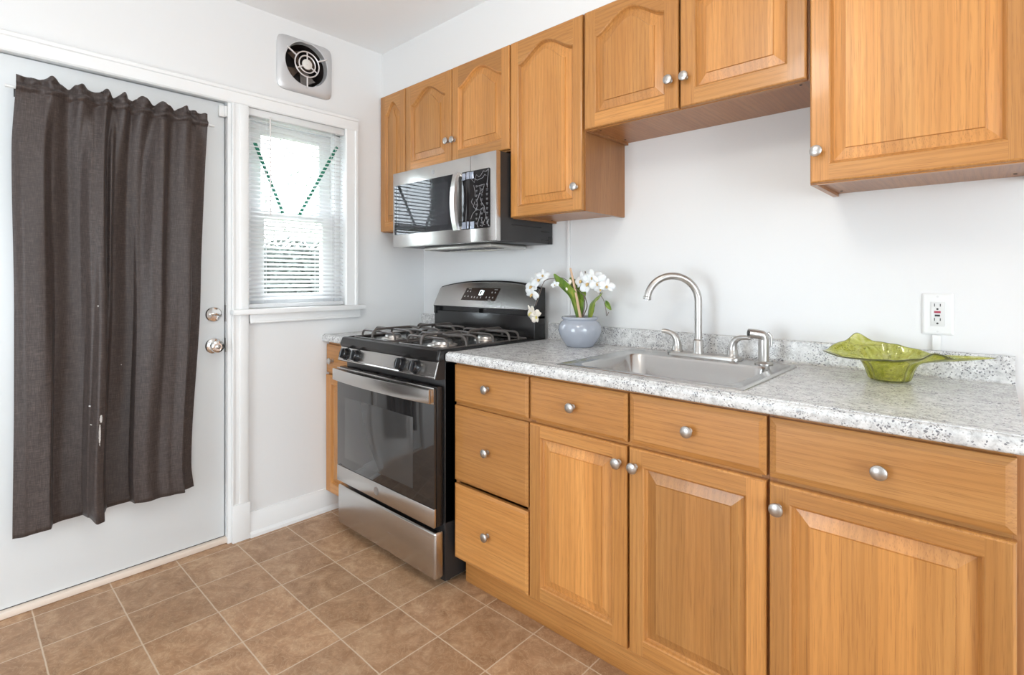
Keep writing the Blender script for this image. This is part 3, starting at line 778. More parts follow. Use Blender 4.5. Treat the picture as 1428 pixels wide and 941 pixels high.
b = B().lathe([(.039, -.1718), (.039, -.170), (.030, -.171), (.028, -.178), (0, -.178)], (1.83, -.38, ZT), 'z', 28); b.lathe([(.012, -.178), (.012, -.170), (0, -.168)], (1.83, -.38, ZT), 'z', 16)
b.build('drain', CHROME, sink)

# ---- faucet
fx, fy, ZD = 1.806, -.125, ZT+.0035
fy = -.108
fau = thing('faucet', 'brushed nickel gooseneck kitchen faucet with two lever handles on the sink', 'faucet', (fx, fy, ZD))
bp = rrect(1.688, 1.965, -.142, -.078, .030)
n = len(bp); b = B(); bi = [(1.8265+(x-1.8265)*.985, -.110+(y+.110)*.93) for x, y in bp]
vs = [(x, y, ZD) for x, y in bp]+[(x, y, ZD+.008) for x, y in bp]+[(x, y, ZD+.012) for x, y in bi]
b.add(vs, [(i*n+k, i*n+(k+1) % n, (i+1)*n+(k+1) % n, (i+1)*n+k) for i in range(2) for k in range(n)]+[tuple(range(2*n, 3*n)), tuple(range(n))])
b.build('base_plate', NICKEL, fau, ang=.5)
R = .094; th = radians(214); dx, dy = cos(th), sin(th); zc = 1.150
pts = [(fx, fy, ZD+.012), (fx, fy, 1.0), (fx, fy, 1.08), (fx, fy, zc)]
for k in range(1, 25):
    a = pi*k/24*.955; pts.append((fx+dx*(R-R*cos(a)), fy+dy*(R-R*cos(a)), zc+R*sin(a)*1.02))
rr = [.0135]*len(pts)
b = B().tube(pts, rr, 20); e = Vector(pts[-1]); dd = (Vector(pts[-1])-Vector(pts[-2])).normalized()
b.tube([e-dd*.004, e-dd*.002, e+dd*.006, e+dd*.008], [.0136, .0152, .0152, .0135], 20)
b.lathe([(.0205, 0), (.0205, .004), (.0185, .008), (.0185, .046), (.0165, .049), (.0140, .052)], (fx, fy, ZD+.012), 'z', 28)
sp_ = b.build('spout', NICKEL, fau)
B().lathe([(.0108, 0), (.0108, .003), (0, .003)], tuple(e+dd*.0065), tuple(dd), 20).build('aerator', CHROME, sp_)
for hx, sg in ((1.722, -1), (1.932, 1)):
    b = B().lathe([(.022, 0), (.022, .003), (.019, .007), (.0185, .019), (.0165, .023)], (hx, fy, ZD+.012), 'z', 24)
    hp = [(0, .022), (0, .034), (.004, .050), (.014, .063), (.030, .070), (.050, .072), (.068, .071)] if sg > 0 else [(0, .022), (0, .034), (.004, .050), (.014, .064), (.028, .072), (.046, .076), (.058, .077)]
    ang_ = radians(-8) if sg > 0 else radians(205)
    b.tube([(hx+cos(ang_)*a, fy+sin(ang_)*a, ZD+.012+h) for a, h in hp], [.0165, .0155, .0135, .0115, .0095, .0085, .0065], 16, flat=.95)
    b.build('handle', NICKEL, fau)
spx, spy = 2.047, -.138
sp = thing('sink_sprayer', 'brushed nickel side sprayer standing at the right rear of the sink', 'sprayer', (spx, spy, ZD))
B().lathe([(.029, 0), (.029, .004), (.025, .008), (.019, .011)], (spx, spy, ZD), 'z', 28).build('flange', NICKEL, sp)
b = B().lathe([(.0165, .0095), (.0170, .060), (.0165, .078)], (spx, spy, ZD), 'z', 24)
b.build('sprayer_body', NICKEL, sp)
hv = Vector((-.040, -.030, .004)); h0 = Vector((spx, spy, ZD+.1015))
b = B().tube(bez([(spx, spy, ZD+.077), (spx, spy, ZD+.086), h0+Vector((-.003, -.003, -.004)), h0+Vector((-.012, -.009, 0)), h0+hv*.8, h0+hv], 6), [.0164]*12+[.0160]*8+[.0158]*11, 20)
hd_ = b.build('spray_head', NICKEL, sp)
B().lathe([(.0095, 0), (.0095, .002), (0, .0022)], tuple(h0+hv), tuple(hv), 18).build('nozzle', BLACKM, hd_)
tv = B().tube([h0+Vector((.010, .010, .006)), h0+Vector((.019, .016, -.006)), h0+Vector((.020, .017, -.040))], [.006, .005, .004], 10, flat=.6)
tv.build('trigger', NICKEL, sp)

# ---- gas range
RX0, RX1 = .250, 1.006
rg = thing('gas_range', 'stainless steel and black freestanding gas range with oven', 'range', ((RX0+RX1)/2, -.36, 0))
b = B(); b.box(RX0, RX1, -.672, -.035, .020, .906, .003); b.box(RX0+.0, RX1-.0, -.6725, -.6, .25, .90, .003)
for xx in (RX0+.04, RX1-.04):
    for yy in (-.63, -.10): b.lathe([(.016, 0), (.016, .021)], (xx, yy, 0), 'z', 14)
b.build('range_body', BLACKM, rg)
# storage drawer
b = B().box(RX0+.002, RX1-.002, -.722, -.676, .040, .228, .009, seg=3); b.build('storage_drawer', STEEL, rg)
# oven door
b = B().box(RX0+.002, RX1-.002, -.714, -.680, .250, .806, .004); od = b.build('oven_door', BLACK, rg)
B().box(RX0+.003, RX1-.003, -.7262, -.7145, .326, .800, .002).build('door_glass', OVENG, od)
B().box(RX0+.075, RX1-.140, -.7266, -.7260, .372, .665, .0001).build('oven_window', OVENI, od)
B().box(RX0+.0025, RX1-.0025, -.7275, -.7145, .250, .3255, .003).build('trim_strip', STEEL, od)
b = B().lathe([(.0185, 0), (.0185, .001), (.0165, .0016), (.0160, .0010), (0, .0009)], (.598, -.7275, .288), '-y', 28)
b.tube([(.598+.008*cos(a/20*2*pi*.85), -.7286, .288+.009*sin(a/20*2*pi*.85)) for a in range(21)], .0009, 6)
b.tube([(.594+.006*sin(a/14*2*pi), -.7286, .281+.014*a/14) for a in range(15)], .0008, 6)
b.build('emblem', mat('emblem_metal', (.40, .38, .37), .3, 1.0), od)
# handle: bowed flat bar with returns
b = B(); pts = []
NH = 25; zs0, zs1 = .745, .800
outer = []; inner = []
for k in range(NH):
    t_ = k/(NH-1); x = RX0+.004+(RX1-RX0-.008)*t_
    bow = .752+.020*(1-(2*t_-1)**2)
    outer.append((x, -bow)); inner.append((x, -bow+.011))
ply = outer+inner[::-1]
n = len(ply)
vs = []
for z, ins in ((zs0, .002), (zs0+.003, 0), (zs1-.003, 0), (zs1, .002)):
    for i, (x, y) in enumerate(ply): vs.append((x, y+(ins if i < NH else -ins), z))
b.add(vs, [(i*n+k, i*n+(k+1) % n, (i+1)*n+(k+1) % n, (i+1)*n+k) for i in range(3) for k in range(n)]+[tuple(range(n)), tuple(range(3*n, 4*n))])
for xa, xb in ((RX0+.004, RX0+.016), (RX1-.016, RX1-.004)): b.box(xa, xb, -.745, -.7262, zs0+.002, zs1-.002, .002)
b.box(RX0+.004, RX1-.004, -.7275, -.7262, .738, .804, .0005)
b.box(RX0+.006, RX1-.006, -.752, -.7262, .7985, .8005)
hnd = b.build('door_handle', STEEL, od)
for k in range(6):
    xx = .300+.112*k; B().box(xx, xx+.080, -.749, -.737, .8003, .8009).build('handle_slot', DARK, hnd)
# vent slots on top edge of the door
for xx in (.325, .455, .585, .715, .845): B().box(xx, xx+.085, -.709, -.690, .8058, .8068).build('vent_slot', DARK, od)
# control panel (tilted)
pp = [(-.700, .9065), (-.7215, .836), (-.700, .832), (-.672, .832), (-.672, .9065)]
b = B().prism(pp, 'yz', RX0+.001, RX1-.001); cp = b.build('control_panel', BLACKM, rg)
nrm = Vector((0, -(.9065-.836), -(.7215-.700))).normalized(); nrm = Vector((0, -.0705, -.0215)).normalized(); nrm = Vector((0, -.0705, .0215)).normalized() if False else Vector((0, -.0705, -(-.0215))).normalized()
# panel slopes outwards to the bottom: normal points forward and up
nrm = Vector((0, -.0705, .0215)).normalized()
up = Vector((0, .0215, .0705)).normalized()
pc = Vector((0, -.71075, .87125))
def onp(x, h, d): return tuple(Vector((x, 0, 0))+pc+up*h+nrm*d)
hh = .0345
ring_ = lambda ins, d: [onp(RX0+.003+ins, -hh+ins, d), onp(RX1-.003-ins, -hh+ins, d), onp(RX1-.003-ins, hh-ins, d), onp(RX0+.003+ins, hh-ins, d)]
vs = ring_(0, .0002)+ring_(0, .002)+ring_(.004, .0035)+ring_(.006, .0025)
B().add(vs, [(i*4+k, i*4+(k+1) % 4, (i+1)*4+(k+1) % 4, (i+1)*4+k) for i in range(3) for k in range(4)]+[(12, 13, 14, 15), (3, 2, 1, 0)]).build('steel_fascia', STEEL, cp, ang=.2)
for x in (.318, .414, .772, .874):
    c0 = onp(x, -.001, .0026)
    b = B().lathe([(.030, 0), (.030, .003), (.0255, .004), (.0245, .022), (.022, .0265), (0, .027)], c0, tuple(nrm), 30)
    g0 = Vector(c0)+nrm*.026
    vs = []
    for d, w, h_ in ((0, .006, .023), (.010, .0042, .021), (.012, .003, .019)):
        for sx, sh in ((-1, -1), (1, -1), (1, 1), (-1, 1)): vs.append(tuple(g0+Vector((w*sx, 0, 0))+up*h_*sh+nrm*(d-.002)))
    b.add(vs, [(i*4+k, i*4+(k+1) % 4, (i+1)*4+(k+1) % 4, (i+1)*4+k) for i in range(2) for k in range(4)]+[(8, 9, 10, 11)])
    b.build('burner_knob', KNOBB, cp, ang=.5)
# cooktop
b = B()
lp = [(.9068, rrect(RX0-.002, RX1+.002, -.710, -.075, .010)), (.918, rrect(RX0-.002, RX1+.002, -.712, -.075, .010)), (.946, rrect(RX0, RX1, -.702, -.075, .012)), (.950, rrect(RX0+.006, RX1-.006, -.694, -.079, .012)), (.950, rrect(RX0+.016, RX1-.016, -.682, -.088, .014)), (.941, rrect(RX0+.026, RX1-.026, -.672, -.100, .016))]
n = len(lp[0][1]); vs = [(x, y, z) for z, l in lp for x, y in l]
b.add(vs, [(i*n+k, i*n+(k+1) % n, (i+1)*n+(k+1) % n, (i+1)*n+k) for i in range(5) for k in range(n)]+[tuple(range(5*n, 6*n)), tuple(range(n))])
b.build('cooktop', BLACK, rg, ang=.5)
BX, BYS = (.440, .818), (-.530, -.262)
for ix, x in enumerate(BX):
    for iy, y in enumerate(BYS):
        r = .045 if (ix, iy) in ((1, 0), (0, 1)) else .038
        b = B().lathe([(r*1.5, 0), (r*1.45, .004), (r*1.05, .006), (r, .016), (r*.98, .017)], (x, y, .941), 'z', 28)
        bo = b.build('burner', ALU, rg, ang=.5)
        B().lathe([(r*.93, .0165), (r*.96, .019), (r*.92, .0235), (r*.5, .025), (0, .025)], (x, y, .941), 'z', 28).build('burner_cap', mat('burner_cap_enamel', (.10, .10, .10), .35) if 'cap_m' not in globals() else cap_m, bo, ang=.5)
def inv_u(p, q, zlo, zhi, r=.022):
    p, q = Vector(p), Vector(q); d = (q-p).normalized(); L = (q-p).length
    pts = [p+Vector((0, 0, zlo))]
    for k in range(7):
        a = pi/2*k/6; pts.append(p+d*(r-r*cos(a))+Vector((0, 0, zhi-r+r*sin(a))))
    for k in range(7):
        a = pi/2*(1-k/6); pts.append(q-d*(r-r*cos(a))+Vector((0, 0, zhi-r+r*sin(a))))
    pts.append(q+Vector((0, 0, zlo))); return pts
for gi, x in enumerate(BX):
    b = B(); hw = .158; zl, zh = .949, .988
    per = rrect(x-hw, x+hw, -.655, -.132, .020, 5)
    b.tube([(px_, py_, .9485) for px_, py_ in per], .0042, 8, closed=True)
    for y in BYS:
        b.tube(inv_u((x-hw, y, 0), (x+hw, y, 0), zl, zh, .030), .0058, 8)
        b.tube(inv_u((x, y-.118, 0), (x, y+.118, 0), zl, zh+.005, .030), .0058, 8)
        for s_ in (-1, 1): b.tube(inv_u((x-hw+.02, y+s_*.085, 0), (x+hw-.02, y+s_*.085, 0), zl, zh-.006, .026), .0052, 8)
    b.build('burner_grate', GRATE, rg, ang=1.0)
# backguard
b = B()
b.box(RX0, RX1, -.117, -.036, .9065, 1.056, .004); b.box(RX0+.002, RX1-.002, -.094, -.036, 1.05, 1.083); b.box(RX1-.020, RX1, -.121, -.036, 1.04, 1.083, .002); b.box(RX0, RX0+.020, -.121, -.036, 1.04, 1.083, .002); b.box(.60, .615, -.110, -.036, 1.05, 1.083)
n = 24; vs = []
def topz(x): 
    t_ = (x-RX0)/(RX1-RX0); return 1.192+.034*(1-abs(2*t_-1)**2.6)
xs_ = [RX0+(RX1-RX0)*k/n for k in range(n+1)]
b2 = B()
for x in xs_: vs += [(x, -.124, 1.080), (x, -.124+.062*(topz(x)-.006-1.080)/.114, topz(x)-.006), (x, -.124+.062*(topz(x)-1.080)/.114+.004, topz(x)), (x, -.036, topz(x)), (x, -.036, 1.080)]
fs = [(k*5+j, k*5+(j+1) % 5, (k+1)*5+(j+1) % 5, (k+1)*5+j) for k in range(n) for j in range(5)]+[(0, 1, 2, 3, 4), tuple(n*5+j for j in range(5))]
b.add(vs, fs)
bgd = b.build('backguard', BLACK, rg, ang=.5)
sd = Vector((0, .062, .114)).normalized(); sn = Vector((0, -.114, .062)).normalized()
def ong(x, z, d): # point on the sloped face at height z
    k = (z-1.080)/(.114); return (x, -.124+.062*k+sn.y*d, z+sn.z*d)
vs = []
for x in xs_:
    xx = min(max(x, RX0+.003), RX1-.003); zt = 1.080+ (topz(x)-.008-1.080)*.985
    vs += [ong(xx, 1.083, .0003), ong(xx, 1.083, .004), ong(xx, 1.086, .006), ong(xx, zt-.003, .006), ong(xx, zt, .004), ong(xx, zt, .0003)]
fs = [(k*6+j, k*6+j+1, (k+1)*6+j+1, (k+1)*6+j) for k in range(n) for j in range(5)]+[tuple(range(6)), tuple(n*6+j for j in range(6))]
B().add(vs, fs).build('backguard_face', STEEL, bgd, ang=.4)
vs = [ong(x, z, d) for d in (.0062, .0072) for x, z in ((.462, 1.121), (.716, 1.121), (.740, 1.181), (.490, 1.181))]
vs = [ong(x, z, d) for d in (.0062, .0074) for x, z in ((.470, 1.117), (.730, 1.117), (.740, 1.182), (.482, 1.182))]
B().add(vs, [(3, 2, 1, 0), (4, 5, 6, 7), (0, 1, 5, 4), (1, 2, 6, 5), (2, 3, 7, 6), (3, 0, 4, 7)]).build('display_panel', mat('display_black', (.035, .022, .018), .15), bgd)
def seg(b, x0, z0, x1, z1, w, d=.0078, mt=0):
    p, q = Vector((x0, z0)), Vector((x1, z1)); t_ = (q-p).normalized(); nn = Vector((-t_.y, t_.x))*w/2
    pts = [p+nn, p-nn, q-nn, q+nn]; b.add([ong(a.x, a.y, d) for a in pts], [(0, 1, 2, 3)], mt)
dg = B(); x0, z0, w, h = .598, 1.146, .017, .023
for sgm in ((0, 0, w, 0), (w, 0, w, h), (w, h, 0, h), (0, h, 0, 0)): seg(dg, x0+sgm[0], z0+sgm[1], x0+sgm[2], z0+sgm[3], .0055)
seg(dg, x0+.025, z0, x0+.027, z0+h, .006)
dg.build('clock_digits', DIGIT, bgd, fix=False)
for x, z in ((.500, 1.164), (.522, 1.163), (.690, 1.160), (.714, 1.160), (.492, 1.137), (.518, 1.137), (.548, 1.134), (.570, 1.133), (.592, 1.132), (.618, 1.133), (.660, 1.134), (.684, 1.134), (.708, 1.134)):
    mk = B(); seg(mk, x-.004, z-.002, x+.004, z-.002, .0022); seg(mk, x-.003, z+.002, x+.003, z+.0025, .0022); seg(mk, x-.002, z-.003, x+.002, z+.004, .0014); mk.build('button_legend', MARK, bgd, fix=False)
for x, z in ((.512, 1.1765), (.712, 1.1745), (.690, 1.121)): mk = B(); seg(mk, x-.012, z, x+.012, z, .0018); mk.build('printed_line', MARK, bgd, fix=False)

# ---- microwave
MX0, MX1, MZ0, MZ1, MF = .251, 1.029, 1.400, 1.800, -.402
mw = thing('microwave', 'stainless over-the-range microwave hung below the short oak cabinet', 'microwave', (.64, -.2, MZ0))
b = B().box(MX0+.004, MX1-.004, MF+.030, -.001, MZ0+.004, MZ1, .004)
b.build('microwave_body', BLACKM, mw)
b = B(); b.box(.40, .90, -.31, -.05, MZ0-.016, MZ0+.004, .006); b.build('hood_vent', mat('vent_metal', (.55, .53, .50), .35, .9), mw)
b = B()
for k in range(10): b.box(.43+.045*k, .43+.045*k+.030, -.29, -.18, MZ0-.0172, MZ0-.0158)
b.build('grease_filter', BLACKM, mw)
B().box(.58, .72, -.16, -.08, MZ0-.0185, MZ0-.0155, .001).build('cooktop_light_lens', mat('lens', (.75, .72, .62), .3), mw)
SEAM = .862
md = B().box(MX0+.001, SEAM-.001, MF, MF+.030, MZ0+.002, MZ1-.002, .004).build('microwave_door', STEEL, mw)
B().box(SEAM+.0005, MX1-.001, MF, MF+.030, MZ0+.002, MZ1-.002, .004).build('control_housing', STEEL, mw)
wx0, wx1, wz0, wz1 = .268, .765, 1.468, 1.730
B().prism([(x, z) for x, z in rrect(wx0, wx1, wz0, wz1, .004, 3)], 'xz', MF-.0008, MF+.002).build('door_window', MWG, md)
B().prism([(x, z) for x, z in rrect(wx0+.03, wx1-.055, wz0+.028, wz1-.03, .010, 4)], 'xz', MF-.0012, MF-.0002).build('inner_window', mat('mw_inner_mesh', (.030, .030, .036), .04, spec=.42), md)
# handle
b = B(); pts = []
for k in range(17):
    t_ = k/16; pts.append((.786, MF-.020-.022*sin(pi*t_)**.8, 1.460+.268*t_))
n = 4; vs = []
for x, y, z in pts:
    vs += [(x-.019, y, z), (x+.014, y-.004, z), (x+.018, y+.010, z), (x-.019, y+.010, z)]
fs = [(k*4+j, k*4+(j+1) % 4, (k+1)*4+(j+1) % 4, (k+1)*4+j) for k in range(16) for j in range(4)]+[(0, 1, 2, 3), (67, 66, 65, 64)]
b.add(vs, fs)
for z in (1.462, 1.712): b.box(.775, .798, MF-.020, MF, z, z+.016, .002)
b.build('door_handle', STEEL, md, ang=.5)
B().box(.806, SEAM-.002, MF-.001, MF+.001, 1.462, 1.729, .0004).build('black_strip', PANELB, md)
cpn = B().prism(rrect(SEAM+.001, .992, 1.462, 1.727, .008, 4), 'xz', MF-.0012, MF+.001).build('control_panel', PANELB, mw)
KL = mat('dim_legend', (.10, .10, .105), .5)
def dash(b, x, z, w, h, y=MF-.0016): b.add([(x-w/2, y, z-h/2), (x+w/2, y, z-h/2), (x+w/2, y, z+h/2), (x-w/2, y, z+h/2)], [(0, 1, 2, 3)])
for r_ in range(9):
    for c_ in range(3):
        b = B(); dash(b, .905+.034*c_, 1.655-.021*r_, .012, .005); dash(b, .905+.034*c_, 1.649-.021*r_, .008, .0025); b.build('key_legend', KL, cpn, fix=False)
# crumpled clear film still stuck on the panel
fl = B(); y = MF-.0024
def cr(*pts): fl.tube([(x, y-.0006*(i % 2), z) for i, (x, z) in enumerate(pts)], .0008, 5)
cr((.872, 1.690), (.892, 1.672), (.905, 1.706), (.922, 1.693), (.935, 1.700), (.950, 1.717), (.968, 1.712), (.984, 1.722))
cr((.890, 1.690), (.912, 1.680), (.930, 1.684), (.948, 1.687), (.958, 1.700), (.970, 1.694))
cr((.984, 1.720), (.980, 1.690), (.974, 1.660), (.976, 1.640))
cr((.908, 1.652), (.930, 1.654), (.957, 1.657), (.951, 1.640), (.944, 1.620), (.925, 1.618), (.918, 1.600), (.908, 1.590))
cr((.928, 1.652), (.932, 1.628), (.950, 1.636), (.930, 1.640))
cr((.888, 1.660), (.897, 1.630), (.896, 1.610), (.908, 1.606))
cr((.930, 1.628), (.922, 1.606), (.908, 1.588), (.914, 1.566), (.900, 1.545), (.880, 1.530), (.868, 1.508))
cr((.930, 1.600), (.938, 1.580), (.955, 1.560), (.962, 1.535), (.968, 1.512), (.976, 1.492), (.982, 1.468))
cr((.895, 1.585), (.886, 1.562), (.905, 1.548), (.930, 1.543), (.950, 1.555), (.956, 1.530))
cr((.968, 1.512), (.955, 1.490), (.944, 1.470), (.930, 1.475)); cr((.935, 1.540), (.925, 1.510), (.910, 1.480), (.918, 1.466)); cr((.880, 1.600), (.872, 1.585), (.884, 1.570))
cr((.985, 1.500), (.978, 1.480), (.988, 1.468)); cr((.938, 1.500), (.948, 1.482), (.960, 1.475))
tag(fl.build('film_crease', FILM, cpn, ang=1.5), 'pale creases of clear protective film')
for x0, x1, z0, z1 in ((.808, .834, 1.690, 1.722), (.838, .860, 1.692, 1.724), (.864, .888, 1.692, 1.722), (.808, .838, 1.466, 1.496), (.842, .856, 1.466, 1.498), (.864, .892, 1.464, 1.496)):
    vs = []; 
    for i in range(4):
        for k in range(4): vs.append((x0+(x1-x0)*i/3, MF-.0022-random.uniform(0, .003), z0+(z1-z0)*k/3))
    fb = B().add(vs, [(i*4+k, (i+1)*4+k, (i+1)*4+k+1, i*4+k+1) for i in range(3) for k in range(3)])
    tag(fb.build('film_patch', FILMB, md, fix=False, ang=.1), 'bluish leftover protective film')
b = B().lathe([(.0115, 0), (.0115, .0008), (0, .0008)], (.592, MF, 1.762), '-y', 24)
b.tube([(.592+.0075*cos(k/20*5.3), MF-.0012, 1.762+.008*sin(k/20*5.3)) for k in range(21)], .0011, 6); b.tube([(.589+.004*sin(k/2), MF-.0012, 1.756+.001*k) for k in range(12)], .0009, 6)
b.build('emblem', mat('emblem_grey', (.35, .34, .34), .35, .8), md)
b = B()
for z in (1.42, 1.46): b.box(MX1-.0042, MX1-.0030, -.09, -.03, z, z+.004)
b.box(MX1-.0042, MX1-.002, -.035, -.005, 1.404, 1.44, .001); b.box(MX1-.0042, MX1-.0030, -.30, -.09, 1.478, 1.482)
b.build('side_vent', BLACK, mw)

# ---- outlet and cable covers
ot = thing('wall_outlet', 'white wall outlet with red and black buttons above the green glass bowl', 'outlet', (2.4995, 0, 1.128))
def rr2(x0, x1, z0, z1, r): return rrect(x0, x1, z0, z1, r, 4)
b = B()
lp = [(-.0003, rr2(2.462, 2.537, 1.066, 1.191, .004)), (-.003, rr2(2.462, 2.537, 1.066, 1.191, .004)), (-.0062, rr2(2.466, 2.533, 1.070, 1.187, .004)), (-.0066, rr2(2.470, 2.529, 1.074, 1.183, .004))]
n = len(lp[0][1]); vs = [(x, y, z) for y, l in lp for x, z in l]
b.add(vs, [(i*n+k, i*n+(k+1) % n, (i+1)*n+(k+1) % n, (i+1)*n+k) for i in range(3) for k in range(n)]+[tuple(range(3*n, 4*n)), tuple(range(n))]); b.build('cover_plate', WHITE, ot)
rc = B().box(2.4835, 2.5165, -.0088, -.0066, 1.092, 1.165, .0008).build('receptacle', OFFW, ot)
for z in (1.1555, 1.1125):
    B().box(2.4915, 2.4935, -.0092, -.0086, z-.0045, z+.0045).build('slot', SLOT, rc); B().box(2.5050, 2.5070, -.0092, -.0086, z-.004, z+.004).build('slot', SLOT, rc)
    B().lathe([(.0028, 0), (.0028, .0006), (0, .0006)], (2.4993, -.0087, z-.0118), '-y', 14).build('ground_hole', SLOT, rc)
tag(B().box(2.4915, 2.5070, -.0102, -.0086, 1.1315, 1.1380, .0006).build('reset_button', RED, rc), 'red button')
tag(B().box(2.4930, 2.5055, -.0102, -.0086, 1.1215, 1.1272, .0006).build('test_button', BLK, rc), 'black button')
for z in (1.181, 1.0765): B().lathe([(.003, 0), (.003, .0007), (0, .001)], (2.4995, -.0066, z), '-y', 12).build('screw', OFFW, ot)
o = B().box(2.487, 2.508, -.011, -.0004, 1.019, 1.0655, .002).build('cable_cover', WHITE)
tag(o, 'short white cable cover running down from the outlet to the backsplash', 'cable cover')
o = B().box(1.118, 1.134, -.010, -.0004, 1.019, 1.5145, .002).build('cable_cover', WHITE)
tag(o, 'tall thin white cable cover on the wall behind the potted orchid', 'cable cover')

# ---- potted orchid
PX, PY = 1.293, -.150
orc = thing('potted_orchid', 'white orchid in a round blue-grey ceramic pot on the counter', 'potted plant', (PX, PY, ZT))
Pz = ZT+.0004
b = B().lathe([(0, 0), (.066, 0), (.070, .003), (.085, .020), (.103, .046), (.111, .070), (.108, .090), (.098, .106), (.088, .112), (.086, .116), (.091, .119), (.094, .125), (.091, .130), (.084, .131), (.079, .127), (.078, .112), (.090, .095)], (PX, PY, Pz), 'z', 48)
b.v = [(PX+(x-PX)*.85, PY+(y-PY)*.85, z) for x, y, z in b.v]
b.build('pot', CERAM, orc, ang=1.2)
sb = B(); vs = [(PX, PY, Pz+.122)]; fs = []
for i in range(1, 6):
    for k in range(24):
        r = .066*i/5; vs.append((PX+r*cos(k*pi/12), PY+r*sin(k*pi/12), Pz+.120-.004*(i/5)**2+random.uniform(-.004, .005)*(i < 5)))
for k in range(24): fs.append((0, 1+k, 1+(k+1) % 24))
for i in range(4):
    for k in range(24): a = 1+i*24; fs.append((a+k, a+24+k, a+24+(k+1) % 24, a+(k+1) % 24))
sb.add(vs, fs).build('soil', SOIL, orc, ang=.1)
def leaf(pts, w, side, thick=.0022, fold=.25):
    c = bez(pts, 8); n = len(c); vs = []; fs = []; side = Vector(side).normalized()
    for i, p in enumerate(c):
        t_ = i/(n-1); wd_ = w*(.55+.45*sin(pi*min(1, t_*1.1)))*(1 if t_ < .75 else sqrt(max(.02, 1-((t_-.75)/.25)**2)))
        d = (c[min(i+1, n-1)]-c[max(i-1, 0)]).normalized(); nn = d.cross(side).normalized(); sd_ = nn.cross(d).normalized()
        for k in (-1, -.5, 0, .5, 1): vs.append(p+sd_*wd_*k*.5+nn*(abs(k)*wd_*fold*.5))
        for k in (-1, -.5, 0, .5, 1): vs.append(p+sd_*wd_*k*.5+nn*(abs(k)*wd_*fold*.5-thick))
    for i in range(n-1):
        a, e_ = i*10, (i+1)*10
        for k in range(4): fs += [(a+k, a+k+1, e_+k+1, e_+k), (a+5+k, e_+5+k, e_+6+k, a+6+k)]
        fs += [(a, e_, e_+5, a+5), (a+4, a+9, e_+9, e_+4)]
    fs += [(0, 1, 2, 3, 4, 9, 8, 7, 6, 5), tuple((n-1)*10+k for k in (5, 6, 7, 8, 9, 4, 3, 2, 1, 0))]
    return B().add(vs, fs)
leaf([(1.2834, -0.15, 1.0674), (1.268, -0.15, 1.1235), (1.2558, -0.16, 1.1646), (1.22, -0.17, 1.2023), (1.188, -0.17, 1.2277), (1.1656, -0.17, 1.2568)], .058, (1, -.3, .2)).build('leaf', LEAF, orc, ang=1.2)
leaf([(1.2872, -0.15, 1.0676), (1.2798, -0.145, 1.1363), (1.2533, -0.135, 1.199), (1.226, -0.13, 1.2406)], .060, (1, -.1, 0)).build('leaf', LEAF, orc, ang=1.2)
leaf([(1.2762, -0.14, 1.0665), (1.2839, -0.14, 1.1363), (1.3062, -0.15, 1.1747), (1.3356, -0.16, 1.1971)], .050, (.9, -.3, 0)).build('leaf', LEAF, orc, ang=1.2)
leaf([(1.3399, -0.15, 1.0671), (1.3577, -0.16, 1.1145), (1.3793, -0.165, 1.1429), (1.4041, -0.17, 1.1618), (1.4218, -0.17, 1.1771)], .062, (.8, -.5, .35)).build('leaf', LEAF, orc, ang=1.2)
leaf([(1.4358, -0.17, 1.1386), (1.4528, -0.175, 1.1274), (1.4696, -0.18, 1.1076)], .026, (.8, -.3, .5)).build('leaf', LEAF, orc, ang=1.2)
B().tube([(1.3108, -0.17, 1.0667), (1.279, -0.16, 1.1744), (1.2426, -0.15, 1.2819)], [.0062, .0055, .0045], 10).build('stake', STAKE, orc)
def stem(name, pts, r): return B().tube(bez(pts, 8), r, 7).build(name, STEM, orc, ang=1.5)
stem('stem', [(1.3062, -0.15, 1.0685), (1.3194, -0.15, 1.1221), (1.3156, -0.15, 1.1624), (1.3285, -0.155, 1.2062), (1.3213, -0.15, 1.2683)], .0024)
stem('stem', [(1.3065, -0.145, 1.0682), (1.3306, -0.15, 1.1131), (1.3319, -0.16, 1.1445), (1.3245, -0.16, 1.1629)], .0024)
stem('stem', [(1.3245, -0.16, 1.1629), (1.2675, -0.16, 1.1995), (1.2049, -0.15, 1.2373), (1.1518, -0.155, 1.2367), (1.114, -0.16, 1.2308), (1.0968, -0.165, 1.211), (1.0795, -0.17, 1.1579), (1.0621, -0.175, 1.111)], .0017)
stem('stem', [(1.4076, -0.17, 1.1619), (1.4112, -0.17, 1.177), (1.3934, -0.17, 1.2008), (1.376, -0.16, 1.2127), (1.3436, -0.15, 1.2372)], .0030)
stem('stem', [(1.4112, -0.17, 1.1679), (1.4288, -0.17, 1.1444), (1.4424, -0.175, 1.1063), (1.4427, -0.17, 1.0822), (1.4531, -0.17, 1.0976)], .0014)
